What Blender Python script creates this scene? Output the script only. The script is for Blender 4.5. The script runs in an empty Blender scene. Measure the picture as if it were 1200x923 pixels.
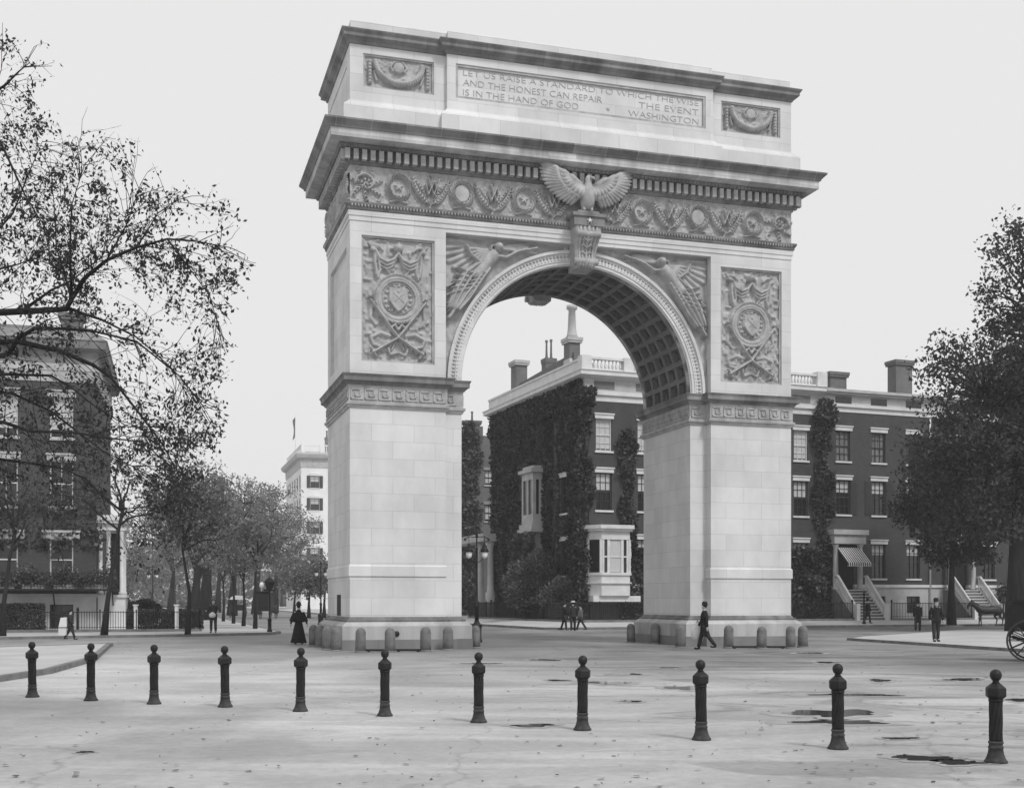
import bpy, math, random
import numpy as np
from mathutils import Vector, Matrix
random.seed(7); rng = np.random.default_rng(7)
SC = bpy.context.scene; COL = SC.collection
F, CX, HY, H, S = 1413.0, 600.0, 704.0, 1.74, 1.0345
R = math.radians
# ---------------------------------------------------------------- camera
cam = bpy.data.cameras.new('camera'); camo = bpy.data.objects.new('camera', cam); COL.objects.link(camo)
camo.location = (0, 0, H*S); camo.rotation_euler = (R(90), 0, 0)
cam.sensor_width = 36; cam.lens = F/1200*36; cam.shift_y = (HY-461.5)/1200
cam.clip_start = .1; cam.clip_end = 4000
SC.camera = camo
# ---------------------------------------------------------------- sky, sun, exposure (hazy overcast day, monochrome plate)
SUN_AZ, SUN_EL = R(143), R(50)           # azimuth clockwise from +Y
W = bpy.data.worlds.new('World'); SC.world = W; W.use_nodes = True
nt = W.node_tree; nt.nodes.clear(); N = nt.nodes.new; L = nt.links.new
sky = N('ShaderNodeTexSky'); sky.sky_type = 'NISHITA'; sky.sun_disc = False
sky.sun_elevation = SUN_EL; sky.sun_rotation = SUN_AZ; sky.dust_density = 6; sky.air_density = 1
bw = N('ShaderNodeRGBToBW'); L(sky.outputs[0], bw.inputs[0])
ml = N('ShaderNodeMath'); ml.operation = 'MULTIPLY_ADD'; ml.use_clamp = False
L(bw.outputs[0], ml.inputs[0]); ml.inputs[1].default_value = .12; ml.inputs[2].default_value = 7.9
bg = N('ShaderNodeBackground'); L(ml.outputs[0], bg.inputs[0]); bg.inputs[1].default_value = .1
ow = N('ShaderNodeOutputWorld'); L(bg.outputs[0], ow.inputs[0])
sun = bpy.data.lights.new('sun', 'SUN'); sun.energy = 2.0; sun.angle = R(11); sun.color = (1, 1, 1)
suno = bpy.data.objects.new('sun', sun); COL.objects.link(suno)
sd = Vector((math.sin(SUN_AZ)*math.cos(SUN_EL), math.cos(SUN_AZ)*math.cos(SUN_EL), math.sin(SUN_EL)))
suno.rotation_euler = sd.to_track_quat('Z', 'Y').to_euler(); suno.location = (20, -20, 60)
vs = SC.view_settings; vs.view_transform = 'Standard'; vs.look = 'None'; vs.gamma = 1; vs.use_curve_mapping = False
vs.exposure = 0.0
SC.display_settings.display_device = 'sRGB'
SC.cycles.volume_bounces = 1; SC.cycles.max_bounces = 6; SC.cycles.diffuse_bounces = 3
# ---------------------------------------------------------------- helpers
def P(x, y, Z): return Vector(((x-CX)/F*Z, Z, H+(HY-y)/F*Z))
def G(x, y, z=0.0):
    Z = (H-z)*F/(y-HY); return Vector(((x-CX)/F*Z, Z, z))
def tagp(o, label=None, cat=None, group=None, kind=None):
    if label: o['label'] = label
    if cat: o['category'] = cat
    if group: o['group'] = group
    if kind: o['kind'] = kind
    return o
def thing(name, label, cat, loc=(0, 0, 0), rz=0, group=None):
    o = bpy.data.objects.new(name, None); COL.objects.link(o); o.empty_display_size = .3
    o.location = loc; o.rotation_euler = (0, 0, rz); return tagp(o, label, cat, group)
def copy_tree(o, parent=None):
    c = o.copy(); COL.objects.link(c)
    if parent is not None:
        c.parent = parent
    for ch in list(o.children): copy_tree(ch, c)
    return c
class MB:
    def __init__(s): s.v = []; s.f = []; s.sm = []
    def add(s, vs_, fs, smooth=False, M=None):
        b = len(s.v)
        if M is not None: vs_ = [tuple(M @ Vector(p)) for p in vs_]
        s.v += [tuple(p) for p in vs_]; s.f += [tuple(b+i for i in f) for f in fs]; s.sm += [smooth]*len(fs); return s
    def box(s, x0, x1, y0, y1, z0, z1, M=None):
        v = [(x, y, z) for z in (z0, z1) for y in (y0, y1) for x in (x0, x1)]
        return s.add(v, [(0, 2, 3, 1), (4, 5, 7, 6), (0, 1, 5, 4), (2, 6, 7, 3), (0, 4, 6, 2), (1, 3, 7, 5)], False, M)
    def loft(s, rings, cap0=True, cap1=True, smooth=True, closed=True):
        n = len(rings[0]); v = [p for r in rings for p in r]; f = []
        for i in range(len(rings)-1):
            for j in range(n if closed else n-1):
                a = i*n+j; b = i*n+(j+1) % n; f.append((a, b, b+n, a+n))
        s.add(v, f, smooth); b0 = len(s.v)-len(v)
        if cap0: s.f.append(tuple(b0+i for i in reversed(range(n)))); s.sm.append(False)
        if cap1: s.f.append(tuple(b0+(len(rings)-1)*n+i for i in range(n))); s.sm.append(False)
        return s
    def tube(s, pts, rad, n=8, cap=True, smooth=True):
        pts = [Vector(p) for p in pts]
        if not hasattr(rad, '__len__'): rad = [rad]*len(pts)
        rings = []; prev = None
        for i, p in enumerate(pts):
            d = (pts[min(i+1, len(pts)-1)]-pts[max(i-1, 0)])
            if d.length < 1e-9: d = Vector((0, 0, 1))
            d.normalize()
            if prev is None:
                u = d.cross(Vector((0, 0, 1)) if abs(d.z) < .9 else Vector((1, 0, 0))).normalized()
            else:
                u = (prev-d*prev.dot(d)); u = u.normalized() if u.length > 1e-6 else d.orthogonal().normalized()
            prev = u; w = d.cross(u)
            rings.append([p+(u*math.cos(a)+w*math.sin(a))*rad[i] for a in [2*math.pi*k/n for k in range(n)]])
        return s.loft(rings, cap, cap, smooth)
    def lathe(s, prof, n=16, c=(0, 0, 0), sx=1, sy=1, rot=0, smooth=True, cap=True, M=None):
        b0 = len(s.v); rings = [[(c[0]+r*sx*math.cos(2*math.pi*k/n+rot), c[1]+r*sy*math.sin(2*math.pi*k/n+rot), c[2]+z) for k in range(n)] for r, z in prof]
        if M is not None: rings = [[tuple(M @ Vector(p)) for p in r] for r in rings]
        return s.loft(rings, cap, cap, smooth)
    def ell(s, c, r, n=12, m=7, M=None):
        prof = [(math.sin(math.pi*i/m), -math.cos(math.pi*i/m)) for i in range(m+1)]
        prof[0] = (.02, -1); prof[-1] = (.02, 1)
        rings = [[(r[0]*a*math.cos(2*math.pi*k/n), r[1]*a*math.sin(2*math.pi*k/n), r[2]*b) for k in range(n)] for a, b in prof]
        T = Matrix.Translation(c) @ (M if M is not None else Matrix.Identity(4))
        rings = [[tuple(T @ Vector(p)) for p in q] for q in rings]
        return s.loft(rings)
    def sweep(s, poly, prof, cap0=False, cap1=True):
        """mitred moulding: poly CCW (x,y); prof [(offset out, z)]"""
        n = len(poly); rings = []
        for o, z in prof:
            r = []
            for i in range(n):
                p0, p1, p2 = [Vector(poly[(i+k-1) % n]) for k in range(3)]
                d1 = (p1-p0).normalized(); d2 = (p2-p1).normalized()
                n1 = Vector((d1.y, -d1.x)); n2 = Vector((d2.y, -d2.x)); m = (n1+n2)
                q = p1+m*(o/(1+n1.dot(n2)))
                r.append((q.x, q.y, z))
            rings.append(r)
        return s.loft(rings, cap0, cap1, False)
    def prism(s, poly, z0, z1):
        return s.loft([[(x, y, z0) for x, y in poly], [(x, y, z1) for x, y in poly]], True, True, False)
    def build(s, name, mat, parent=None):
        me = bpy.data.meshes.new(name); me.from_pydata(s.v, [], s.f)
        me.polygons.foreach_set('use_smooth', s.sm); me.materials.append(mat); me.update()
        o = bpy.data.objects.new(name, me); COL.objects.link(o)
        if parent is not None: o.parent = parent
        return o
def npmesh(name, v, quads, mat, parent=None, smooth=False):
    me = bpy.data.meshes.new(name); nv = len(v); nf = len(quads); k = quads.shape[1]
    me.vertices.add(nv); me.vertices.foreach_set('co', np.asarray(v, np.float32).ravel())
    me.loops.add(nf*k); me.loops.foreach_set('vertex_index', quads.astype(np.int32).ravel())
    me.polygons.add(nf); me.polygons.foreach_set('loop_start', np.arange(0, nf*k, k, dtype=np.int32))
    me.polygons.foreach_set('use_smooth', np.full(nf, smooth)); me.materials.append(mat)
    me.update(calc_edges=True); me.validate()
    o = bpy.data.objects.new(name, me); COL.objects.link(o)
    if parent is not None: o.parent = parent
    return o
# ---------------------------------------------------------------- materials (all grey: the plate is monochrome)
def g3(a): return (a, a, a, 1)
def mat(name, a, rough=.8, var=.0, scale=3.0, stretch=(1, 1, 1), bump=0, bscale=20, spec=.3, detail=6, island=0, metallic=0, trans=0):
    m = bpy.data.materials.new(name); m.use_nodes = True; t = m.node_tree; b = t.nodes['Principled BSDF']
    b.inputs['Base Color'].default_value = g3(a); b.inputs['Roughness'].default_value = rough
    b.inputs['Specular IOR Level'].default_value = spec; b.inputs['Metallic'].default_value = metallic
    tc = t.nodes.new('ShaderNodeTexCoord'); mp = t.nodes.new('ShaderNodeMapping'); mp.inputs['Scale'].default_value = stretch
    t.links.new(tc.outputs['Object'], mp.inputs[0])
    val = None
    if var:
        n = t.nodes.new('ShaderNodeTexNoise'); n.inputs['Scale'].default_value = scale; n.inputs['Detail'].default_value = detail
        n.inputs['Roughness'].default_value = .6; t.links.new(mp.outputs[0], n.inputs['Vector'])
        mr = t.nodes.new('ShaderNodeMapRange'); mr.inputs['From Min'].default_value = .3; mr.inputs['From Max'].default_value = .7
        mr.inputs['To Min'].default_value = a*(1-var); mr.inputs['To Max'].default_value = a*(1+var)
        t.links.new(n.outputs['Fac'], mr.inputs['Value']); val = mr.outputs[0]
    if island:
        gi = t.nodes.new('ShaderNodeNewGeometry'); mr = t.nodes.new('ShaderNodeMapRange')
        mr.inputs['To Min'].default_value = 1-island; mr.inputs['To Max'].default_value = 1+island
        t.links.new(gi.outputs['Random Per Island'], mr.inputs['Value'])
        mu = t.nodes.new('ShaderNodeMath'); mu.operation = 'MULTIPLY'; t.links.new(mr.outputs[0], mu.inputs[0])
        if val is not None: t.links.new(val, mu.inputs[1])
        else: mu.inputs[1].default_value = a
        val = mu.outputs[0]
    if val is not None:
        cc = t.nodes.new('ShaderNodeCombineColor')
        for i in range(3): t.links.new(val, cc.inputs[i])
        t.links.new(cc.outputs[0], b.inputs['Base Color'])
    if bump:
        n2 = t.nodes.new('ShaderNodeTexNoise'); n2.inputs['Scale'].default_value = bscale; n2.inputs['Detail'].default_value = 5
        t.links.new(tc.outputs['Object'], n2.inputs['Vector'])
        bp = t.nodes.new('ShaderNodeBump'); bp.inputs['Strength'].default_value = bump; bp.inputs['Distance'].default_value = .03
        t.links.new(n2.outputs['Fac'], bp.inputs['Height']); t.links.new(bp.outputs[0], b.inputs['Normal'])
    if trans:
        out = t.nodes['Material Output']; tr = t.nodes.new('ShaderNodeBsdfTranslucent'); tr.inputs[0].default_value = g3(a*1.5)
        mx = t.nodes.new('ShaderNodeMixShader'); mx.inputs[0].default_value = trans
        t.links.new(b.outputs[0], mx.inputs[1]); t.links.new(tr.outputs[0], mx.inputs[2]); t.links.new(mx.outputs[0], out.inputs[0])
    return m
def blocks_mat(name, a, bw_=1.2, bh=.6, mortar=.01, jdark=.75, var=.09, stain=.25, rough=.75, streak=False, bump=.15, offs=.5, graze=0):
    """ashlar / brick: coursed blocks with faint joints on vertical faces, tone varies block by block, weather stains"""
    m = bpy.data.materials.new(name); m.use_nodes = True; t = m.node_tree; nn = t.nodes.new; ln = t.links.new
    b = t.nodes['Principled BSDF']; b.inputs['Roughness'].default_value = rough; b.inputs['Specular IOR Level'].default_value = .15
    tc = nn('ShaderNodeTexCoord'); sp = nn('ShaderNodeSeparateXYZ'); ln(tc.outputs['Object'], sp.inputs[0])
    sn = nn('ShaderNodeSeparateXYZ'); ln(tc.outputs['Normal'], sn.inputs[0])
    ab = nn('ShaderNodeMath'); ab.operation = 'ABSOLUTE'; ln(sn.outputs[0], ab.inputs[0])
    gt = nn('ShaderNodeMath'); gt.operation = 'GREATER_THAN'; gt.inputs[1].default_value = .7; ln(ab.outputs[0], gt.inputs[0])
    mxu = nn('ShaderNodeMix'); mxu.data_type = 'FLOAT'; ln(gt.outputs[0], mxu.inputs[0]); ln(sp.outputs[0], mxu.inputs[2]); ln(sp.outputs[1], mxu.inputs[3])
    cv = nn('ShaderNodeCombineXYZ'); ln(mxu.outputs[0], cv.inputs[0]); ln(sp.outputs[2], cv.inputs[1])
    br = nn('ShaderNodeTexBrick'); ln(cv.outputs[0], br.inputs['Vector']); br.offset = offs
    br.inputs['Scale'].default_value = 1; br.inputs['Mortar Size'].default_value = mortar; br.inputs['Mortar Smooth'].default_value = .3
    br.inputs['Brick Width'].default_value = bw_; br.inputs['Row Height'].default_value = bh
    br.inputs['Color1'].default_value = g3(1-var); br.inputs['Color2'].default_value = g3(1+var); br.inputs['Mortar'].default_value = g3(jdark)
    br.inputs['Bias'].default_value = 0
    n1 = nn('ShaderNodeTexNoise'); n1.inputs['Scale'].default_value = .55; n1.inputs['Detail'].default_value = 8; n1.inputs['Roughness'].default_value = .62
    mp = nn('ShaderNodeMapping'); mp.inputs['Scale'].default_value = (2.6, 2.6, .35) if streak else (1, 1, .6)
    ln(tc.outputs['Object'], mp.inputs[0]); ln(mp.outputs[0], n1.inputs['Vector'])
    mr = nn('ShaderNodeMapRange'); mr.inputs['From Min'].default_value = .35; mr.inputs['From Max'].default_value = .65
    mr.inputs['To Min'].default_value = a*(1-stain); mr.inputs['To Max'].default_value = a*(1+stain*.3); ln(n1.outputs['Fac'], mr.inputs['Value'])
    mu = nn('ShaderNodeMix'); mu.data_type = 'RGBA'; mu.blend_type = 'MULTIPLY'; mu.inputs[0].default_value = 1
    ln(br.outputs['Color'], mu.inputs[6]); ln(mr.outputs[0], mu.inputs[7]); ln(mu.outputs[2], b.inputs['Base Color'])
    n2 = nn('ShaderNodeTexNoise'); n2.inputs['Scale'].default_value = 18; n2.inputs['Detail'].default_value = 6; ln(tc.outputs['Object'], n2.inputs['Vector'])
    bp = nn('ShaderNodeBump'); bp.inputs['Strength'].default_value = bump; bp.inputs['Distance'].default_value = .02
    ln(n2.outputs['Fac'], bp.inputs['Height']); ln(bp.outputs[0], b.inputs['Normal'])
    return m
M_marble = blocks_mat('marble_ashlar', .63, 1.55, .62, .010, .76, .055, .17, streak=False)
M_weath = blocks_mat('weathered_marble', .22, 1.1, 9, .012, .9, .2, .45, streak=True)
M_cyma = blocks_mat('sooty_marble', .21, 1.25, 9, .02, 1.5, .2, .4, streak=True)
M_relief = mat('carved_marble', .37, .8, .28, 2.5, bump=.3, bscale=14)
M_coffer = mat('shade_darkened_soffit_marble', .16, .85, .15, 2, bump=.2)  # the shade under the vault is put into this dark stone colour
M_letter = mat('inscription_darker_stone', .38, .9, .2, 2)  # letters a tone darker than the wall around them
M_plinth = blocks_mat('plinth_granite', .42, 1.9, .85, .01, .8, .06, .3, streak=True)
M_damp = blocks_mat('soiled_plinth_stone', .22, 1.9, .5, .01, .8, .1, .3)
M_granite = mat('granite', .15, .8, .35, 4, bump=.5, bscale=40)
M_iron = mat('cast_iron', .018, .45, .3, 6, spec=.2, bump=.15, bscale=60)
M_irond = mat('paler_cast_iron', .05, .7, .5, 9, spec=.15, bump=.2, bscale=50)  # post bases a little paler than the iron above
M_iron2 = mat('painted_ironwork', .018, .55, .2, 5, spec=.2)
M_brick = blocks_mat('dark_brick', .06, .22, .075, .012, 1.35, .16, .2, bump=.3)
M_brick2 = blocks_mat('brown_brick', .065, .22, .075, .012, 1.3, .16, .2, bump=.3)
M_brick3 = blocks_mat('sooty_brick', .13, .22, .075, .012, 1.3, .16, .2, bump=.3)
M_white = mat('white_painted_trim', .62, .6, .12, 1.5, bump=.1)
M_trim = mat('pale_stone_trim', .42, .7, .18, 1.2, bump=.1)
M_stucco = mat('white_stucco', .74, .8, .1, .3)
M_shutter = mat('dark_shutter_paint', .045, .6, .2, 4)
M_glass = mat('window_glass', .02, .12, 0, spec=.6)
M_blind = mat('linen_blind', .5, .8, .12, 2, stretch=(9, 9, .5))
M_board = mat('closed_panel_shutter', .16, .7, .45, 1.0, stretch=(5, 5, 1.2), detail=1)
M_roof = mat('tin_roof', .14, .6, .2, 1)
M_chim = blocks_mat('chimney_brick', .15, .22, .075, .012, 1.3, .14, .25)
M_wood = mat('black_painted_wood', .015, .5, .3, 4, spec=.2)
M_wheel = mat('dark_painted_wheel', .035, .5, .2, 4)
M_leafL = mat('elm_leaves', .045, .6, 0, island=.5, trans=.3, spec=.08)
M_leafA = mat('street_tree_leaves', .085, .6, .3, .5, island=.5, trans=.3, spec=.08)
M_leafF = mat('haze_paled_leaves', .17, .6, .35, .4, island=.5, trans=.25, spec=.08)  # pale leaf colour carries part of the avenue haze
M_leafR = mat('dense_tree_leaves', .055, .55, .5, .5, island=.8, trans=.25, spec=.08)
M_leafD = mat('darkest_tree_leaves', .038, .55, .4, .6, island=.6, trans=.2, spec=.08)  # leaves darker than those of the neighbouring trees
M_ivy = mat('ivy_leaves', .062, .55, .6, .9, island=.85, trans=.12, spec=.08)
M_ivy2 = mat('pale_ivy_leaves', .10, .55, .45, .8, island=.6, trans=.15, spec=.08)
M_bark = mat('bark', .03, .9, .35, 5, stretch=(1, 1, .2), bump=.8, bscale=12, spec=.08)
M_skin = mat('skin', .42, .55, .05, 5)
M_black = mat('black_cloth', .018, .85, .3, 6, spec=.08)
M_dark = mat('dark_wool', .035, .85, .3, 6, spec=.08)
M_greyc = mat('grey_cloth', .12, .85, .2, 6, spec=.08)
M_shirt = mat('white_linen', .65, .8, .05, 6)
M_straw = mat('straw_hat', .5, .8, .1, 6)
M_horse = mat('horse_coat', .025, .5, .3, 5)
M_globe = mat('opal_globe', .85, .25, 0)
M_lit = mat('fallen_leaf', .12, .8, 0, island=.6)
M_walk = mat('pavement_flags', .42, .8, .14, .5, bump=.25, bscale=8)
M_kerb = mat('kerb_stone', .17, .85, .3, 2, bump=.3)
M_step = mat('brownstone_step', .14, .8, .15, 2)
def road_mat():
    m = bpy.data.materials.new('asphalt_street'); m.use_nodes = True; t = m.node_tree; nn = t.nodes.new; ln = t.links.new
    b = t.nodes['Principled BSDF']; tc = nn('ShaderNodeTexCoord')
    def noise(sc, st, det=6, rough=.6, rot=0, dist=0):
        mp = nn('ShaderNodeMapping'); mp.inputs['Scale'].default_value = st; mp.inputs['Rotation'].default_value = (0, 0, rot)
        ln(tc.outputs['Object'], mp.inputs[0]); n = nn('ShaderNodeTexNoise'); n.inputs['Scale'].default_value = sc
        n.inputs['Detail'].default_value = det; n.inputs['Roughness'].default_value = rough; n.inputs['Distortion'].default_value = dist
        ln(mp.outputs[0], n.inputs['Vector']); return n.outputs['Fac']
    def rng_(v, a, b_, c, d):
        r = nn('ShaderNodeMapRange'); r.inputs['From Min'].default_value = a; r.inputs['From Max'].default_value = b_
        r.inputs['To Min'].default_value = c; r.inputs['To Max'].default_value = d; ln(v, r.inputs['Value']); return r.outputs[0]
    def mul(a, b_):
        r = nn('ShaderNodeMath'); r.operation = 'MULTIPLY'; ln(a, r.inputs[0]); ln(b_, r.inputs[1]); return r.outputs[0]
    big = rng_(noise(.16, (1, .7, 1), 5, .55, dist=.6), .36, .64, .70, 1.12)
    tracks = rng_(noise(.5, (.3, 1.1, 1), 7, .66, R(-14), .9), .38, .62, .80, 1.08)
    fine = rng_(noise(7, (1, 1, 1), 6, .7), .3, .7, .86, 1.12)
    specks = rng_(noise(16, (.7, 1, 1), 2, .5), .70, .76, 1.0, .55)
    # the roadway round the arch is darker than the pale apron near the posts
    sx = nn('ShaderNodeSeparateXYZ'); ln(tc.outputs['Object'], sx.inputs[0])
    wob = rng_(noise(.25, (1, 1, 1), 4), 0, 1, -5, 5)
    ad = nn('ShaderNodeMath'); ad.operation = 'ADD'; ln(sx.outputs[1], ad.inputs[0]); ln(wob, ad.inputs[1])
    ad2 = nn('ShaderNodeMath'); ad2.operation = 'MULTIPLY_ADD'; ln(sx.outputs[0], ad2.inputs[0]); ad2.inputs[1].default_value = .75; ln(ad.outputs[0], ad2.inputs[2])
    zone = rng_(ad2.outputs[0], 24, 40, 1.04, .56)
    v = mul(mul(mul(big, tracks), mul(fine, specks)), zone)
    vor = nn('ShaderNodeTexVoronoi'); vor.feature = 'DISTANCE_TO_EDGE'; vor.inputs['Scale'].default_value = .16
    mpv = nn('ShaderNodeMapping'); ln(tc.outputs['Object'], mpv.inputs[0])
    nz = nn('ShaderNodeTexNoise'); nz.inputs['Scale'].default_value = 1.2; nz.inputs['Detail'].default_value = 5; ln(tc.outputs['Object'], nz.inputs['Vector'])
    mxv = nn('ShaderNodeMix'); mxv.data_type = 'RGBA'; mxv.blend_type = 'ADD'; mxv.inputs[0].default_value = .9; ln(mpv.outputs[0], mxv.inputs[6]); ln(nz.outputs['Color'], mxv.inputs[7])
    ln(mxv.outputs[2], vor.inputs['Vector'])
    crack = rng_(vor.outputs['Distance'], .0, .006, .78, 1.0)
    v = mul(v, crack)
    dn = noise(.34, (.5, 1.2, 1), 7, .62, R(-12), 1.4); damp = rng_(dn, .53, .57, 0, 1)
    side = rng_(sx.outputs[0], -6, 3, 0, 1); damp = mul(damp, side); v = mul(v, rng_(damp, 0, 1, 1.0, .70))
    sc_ = nn('ShaderNodeMath'); sc_.operation = 'MULTIPLY'; sc_.inputs[1].default_value = .44; ln(v, sc_.inputs[0])
    cc = nn('ShaderNodeCombineColor')
    for i in range(3): ln(sc_.outputs[0], cc.inputs[i])
    ln(cc.outputs[0], b.inputs['Base Color'])
    ln(rng_(tracks, .8, 1.06, .5, .9), b.inputs['Roughness']); b.inputs['Specular IOR Level'].default_value = .25
    bp = nn('ShaderNodeBump'); bp.inputs['Strength'].default_value = .35; bp.inputs['Distance'].default_value = .02
    ln(noise(5, (1, 1, 1), 8, .7), bp.inputs['Height']); ln(bp.outputs[0], b.inputs['Normal'])
    return m
M_road = road_mat()
M_puddle = mat('standing_water', .05, .06, 0, spec=.5)
M_wet = mat('damp_asphalt', .30, .6, .2, 1.5, spec=.4, bump=.2)
# ================================================================ GROUND
gm = MB(); gm.add([(-1500, -60, 0), (1500, -60, 0), (1500, 2600, 0), (-1500, 2600, 0)], [(0, 1, 2, 3)])
tagp(gm.build('ground', M_road), kind='structure')
def slab(name, pts, top, mtop, kerb=True):
    """raised pavement from ground points (CCW seen from above); kerb as a bordering stone"""
    p2 = [(p.x, p.y) for p in pts]
    tz = top if hasattr(top, '__len__') else [top]*len(p2)
    m = MB(); n = len(p2)
    v = [(x, y, -.05) for x, y in p2]+[(x, y, z) for (x, y), z in zip(p2, tz)]
    m.add(v, [tuple(range(n, 2*n))]+[(i, (i+1) % n, n+(i+1) % n, n+i) for i in range(n)])
    o = tagp(m.build(name, mtop), kind='structure'); return o
def kerb(pts, tz, w=.16, h=.012, name='kerb'):
    m = MB()
    for a, b, za, zb in zip(pts[:-1], pts[1:], tz[:-1], tz[1:]):
        d = Vector((b.x-a.x, b.y-a.y, 0)); d.normalize(); n = Vector((d.y, -d.x, 0))*w
        A = Vector((a.x, a.y, 0)); B = Vector((b.x, b.y, 0))
        q = [A+n*.12, B+n*.12, B-n, A-n]; z = [za+h, zb+h, zb+h, za+h]
        m.add([(p.x, p.y, -.05) for p in q]+[(p.x, p.y, zz) for p, zz in zip(q, z)], [(4, 5, 6, 7), (0, 1, 5, 4), (1, 2, 6, 5), (2, 3, 7, 6), (3, 0, 4, 7)])
    return tagp(m.build(name, M_kerb), kind='structure')
# left block pavement with the avenue corner
UA = Vector((math.cos(R(16.86)), math.sin(R(16.86)), 0)); VA = Vector((-math.sin(R(16.86)), math.cos(R(16.86)), 0))
c1 = G(-260, 753.5); c2 = G(0, 749.2); c3 = G(240, 745.2); c4 = G(318, 743.6); c5 = G(329, 742.2); c6 = c5+VA*230
c0 = c1+Vector((-190, 330, 0))
slab('pavement', [c1, c2, c3, c4, c5, c6, c0], .12, M_walk)
kerb([c1, c2, c3, c4, c5, c6], [.12]*6)
# near left footway island
i_ = [G(-300, 845), G(-40, 805), G(60, 789), G(112, 774), G(130, 757), G(-10, 762), G(-330, 772)]
slab('footway', i_, .12, M_walk); kerb(i_[:6], [.12]*6)
# right traffic island
r_ = [G(993, 750), G(1090, 756.5), G(1185, 763), G(1330, 772), G(1420, 745), G(1250, 741), G(1132, 739), G(1075, 743), G(1010, 747.5)]
slab('traffic_island', r_, .10, M_walk); kerb(r_[:4], [.10]*4)
kerb([r_[6], r_[7], r_[8], r_[0]], [.10]*4)
# footway in front of the north row
HA = R(20.7); UH = Vector((math.cos(HA), math.sin(HA), 0)); VH = Vector((-math.sin(HA), math.cos(HA), 0))
HC = Vector((4.87, 80, 0))                      # corner of the corner mansion
def hp(u, v, z=0): p = HC+UH*u+VH*v; return Vector((p.x, p.y, z))
k0 = hp(-4.6, -6.2); k1 = hp(75, -6.2); kb = hp(-5.2, -5.4); kd = hp(-5.2, 16); kc = kd+VA*210; BK0 = hp(-3, 16); BK1 = BK0+VA*210
slab('pavement', [k0, k1, hp(75, -3.4), hp(-3, -3.4), BK0, BK1, kc, kd, kb], [.14, .14, .42, .42, .42, .42, .14, .14, .14], M_walk)
kerb([kc, kd, kb, k0, k1], [.14]*5)
slab('yard', [hp(-3, -3.4), hp(75, -3.4), hp(75, 190), BK1, BK0], .41, M_walk)
# puddles and damp patches
def puddle(x0, x1, yc, hh, seed, m=M_puddle, z=.004, name='puddle'):
    rr = random.Random(seed); n = 40; ph = [rr.uniform(0, 6.28) for _ in range(5)]; pts = []
    for k in range(n):
        a = 2*math.pi*k/n; r = 1+.22*math.sin(2*a+ph[0])+.17*math.sin(3*a+ph[1])+.12*math.sin(5*a+ph[2])+.08*math.sin(9*a+ph[3])+.05*math.sin(13*a+ph[4])
        px = (x0+x1)/2+(x1-x0)/2*r*math.cos(a); py = yc+hh/2*r*math.sin(a)
        pts.append(G(px, py))
    mb = MB(); mb.add([(p.x, p.y, z) for p in pts], [tuple(range(n))]); return tagp(mb.build(name, m), kind='structure')
PD = [(690, 735, 800, 3.6), (707, 752, 790, 2.4), (782, 817, 806, 4.2), (728, 752, 821.5, 2.2), (952, 1052, 814, 2.6), (1018, 1045, 797, 2.6), (1105, 1155, 796, 2.6),
      (932, 1018, 835.5, 9), (938, 1030, 846, 5), (1038, 1072, 865, 2.8), (1045, 1118, 888, 5), (1095, 1155, 893.5, 4), (604, 645, 850, 3.8), (624, 655, 773, 1.6),
      (935, 962, 765, 1.5), (955, 984, 776, 1.7), (1178, 1212, 820, 3), (540, 580, 777, 1.4), (770, 800, 782, 1.4), (640, 668, 797, 1.4), (90, 110, 881, 2)]
for i, (a, b, c, d) in enumerate(PD):
    puddle(a, b, c, d, 100+i, M_puddle, .008); w_ = (b-a)*.22; puddle(a-w_, b+w_, c+.1, d*1.7, 100+i, M_wet, .004, 'damp_patch')
for i, (a, b, c, d) in enumerate([(860, 896, 818, 4), (900, 1090, 846, 20), (660, 860, 799, 16), (990, 1210, 888, 22), (800, 905, 876, 12), (590, 720, 858, 12), (850, 980, 806, 9), (20, 170, 806, 9),
                                  (640, 800, 778, 7), (1060, 1210, 806, 10), (560, 660, 806, 5)]):
    pass
# fallen leaves and droppings on the street
def litter():
    n = 520; px = rng.uniform(-60, 1260, n); py = 748+ (rng.random(n)**1.3)*180
    V = []; Q = []
    for i in range(n):
        p = G(px[i], py[i]); r = rng.uniform(.012, .045); a = rng.uniform(0, 6.28); e = rng.uniform(.4, 1)
        q = [(p.x+r*math.cos(a+t)*1, p.y+r*e*math.sin(a+t), .006+rng.uniform(0, .02)) for t in (0, 1.3, 3.1, 4.6)]
        Q.append([4*i+k for k in range(4)]); V += q
    tagp(npmesh('fallen_leaves', np.array(V), np.array(Q), M_lit), 'dry leaves and specks scattered over the pale street', 'leaves', kind='stuff')
litter()
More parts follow.
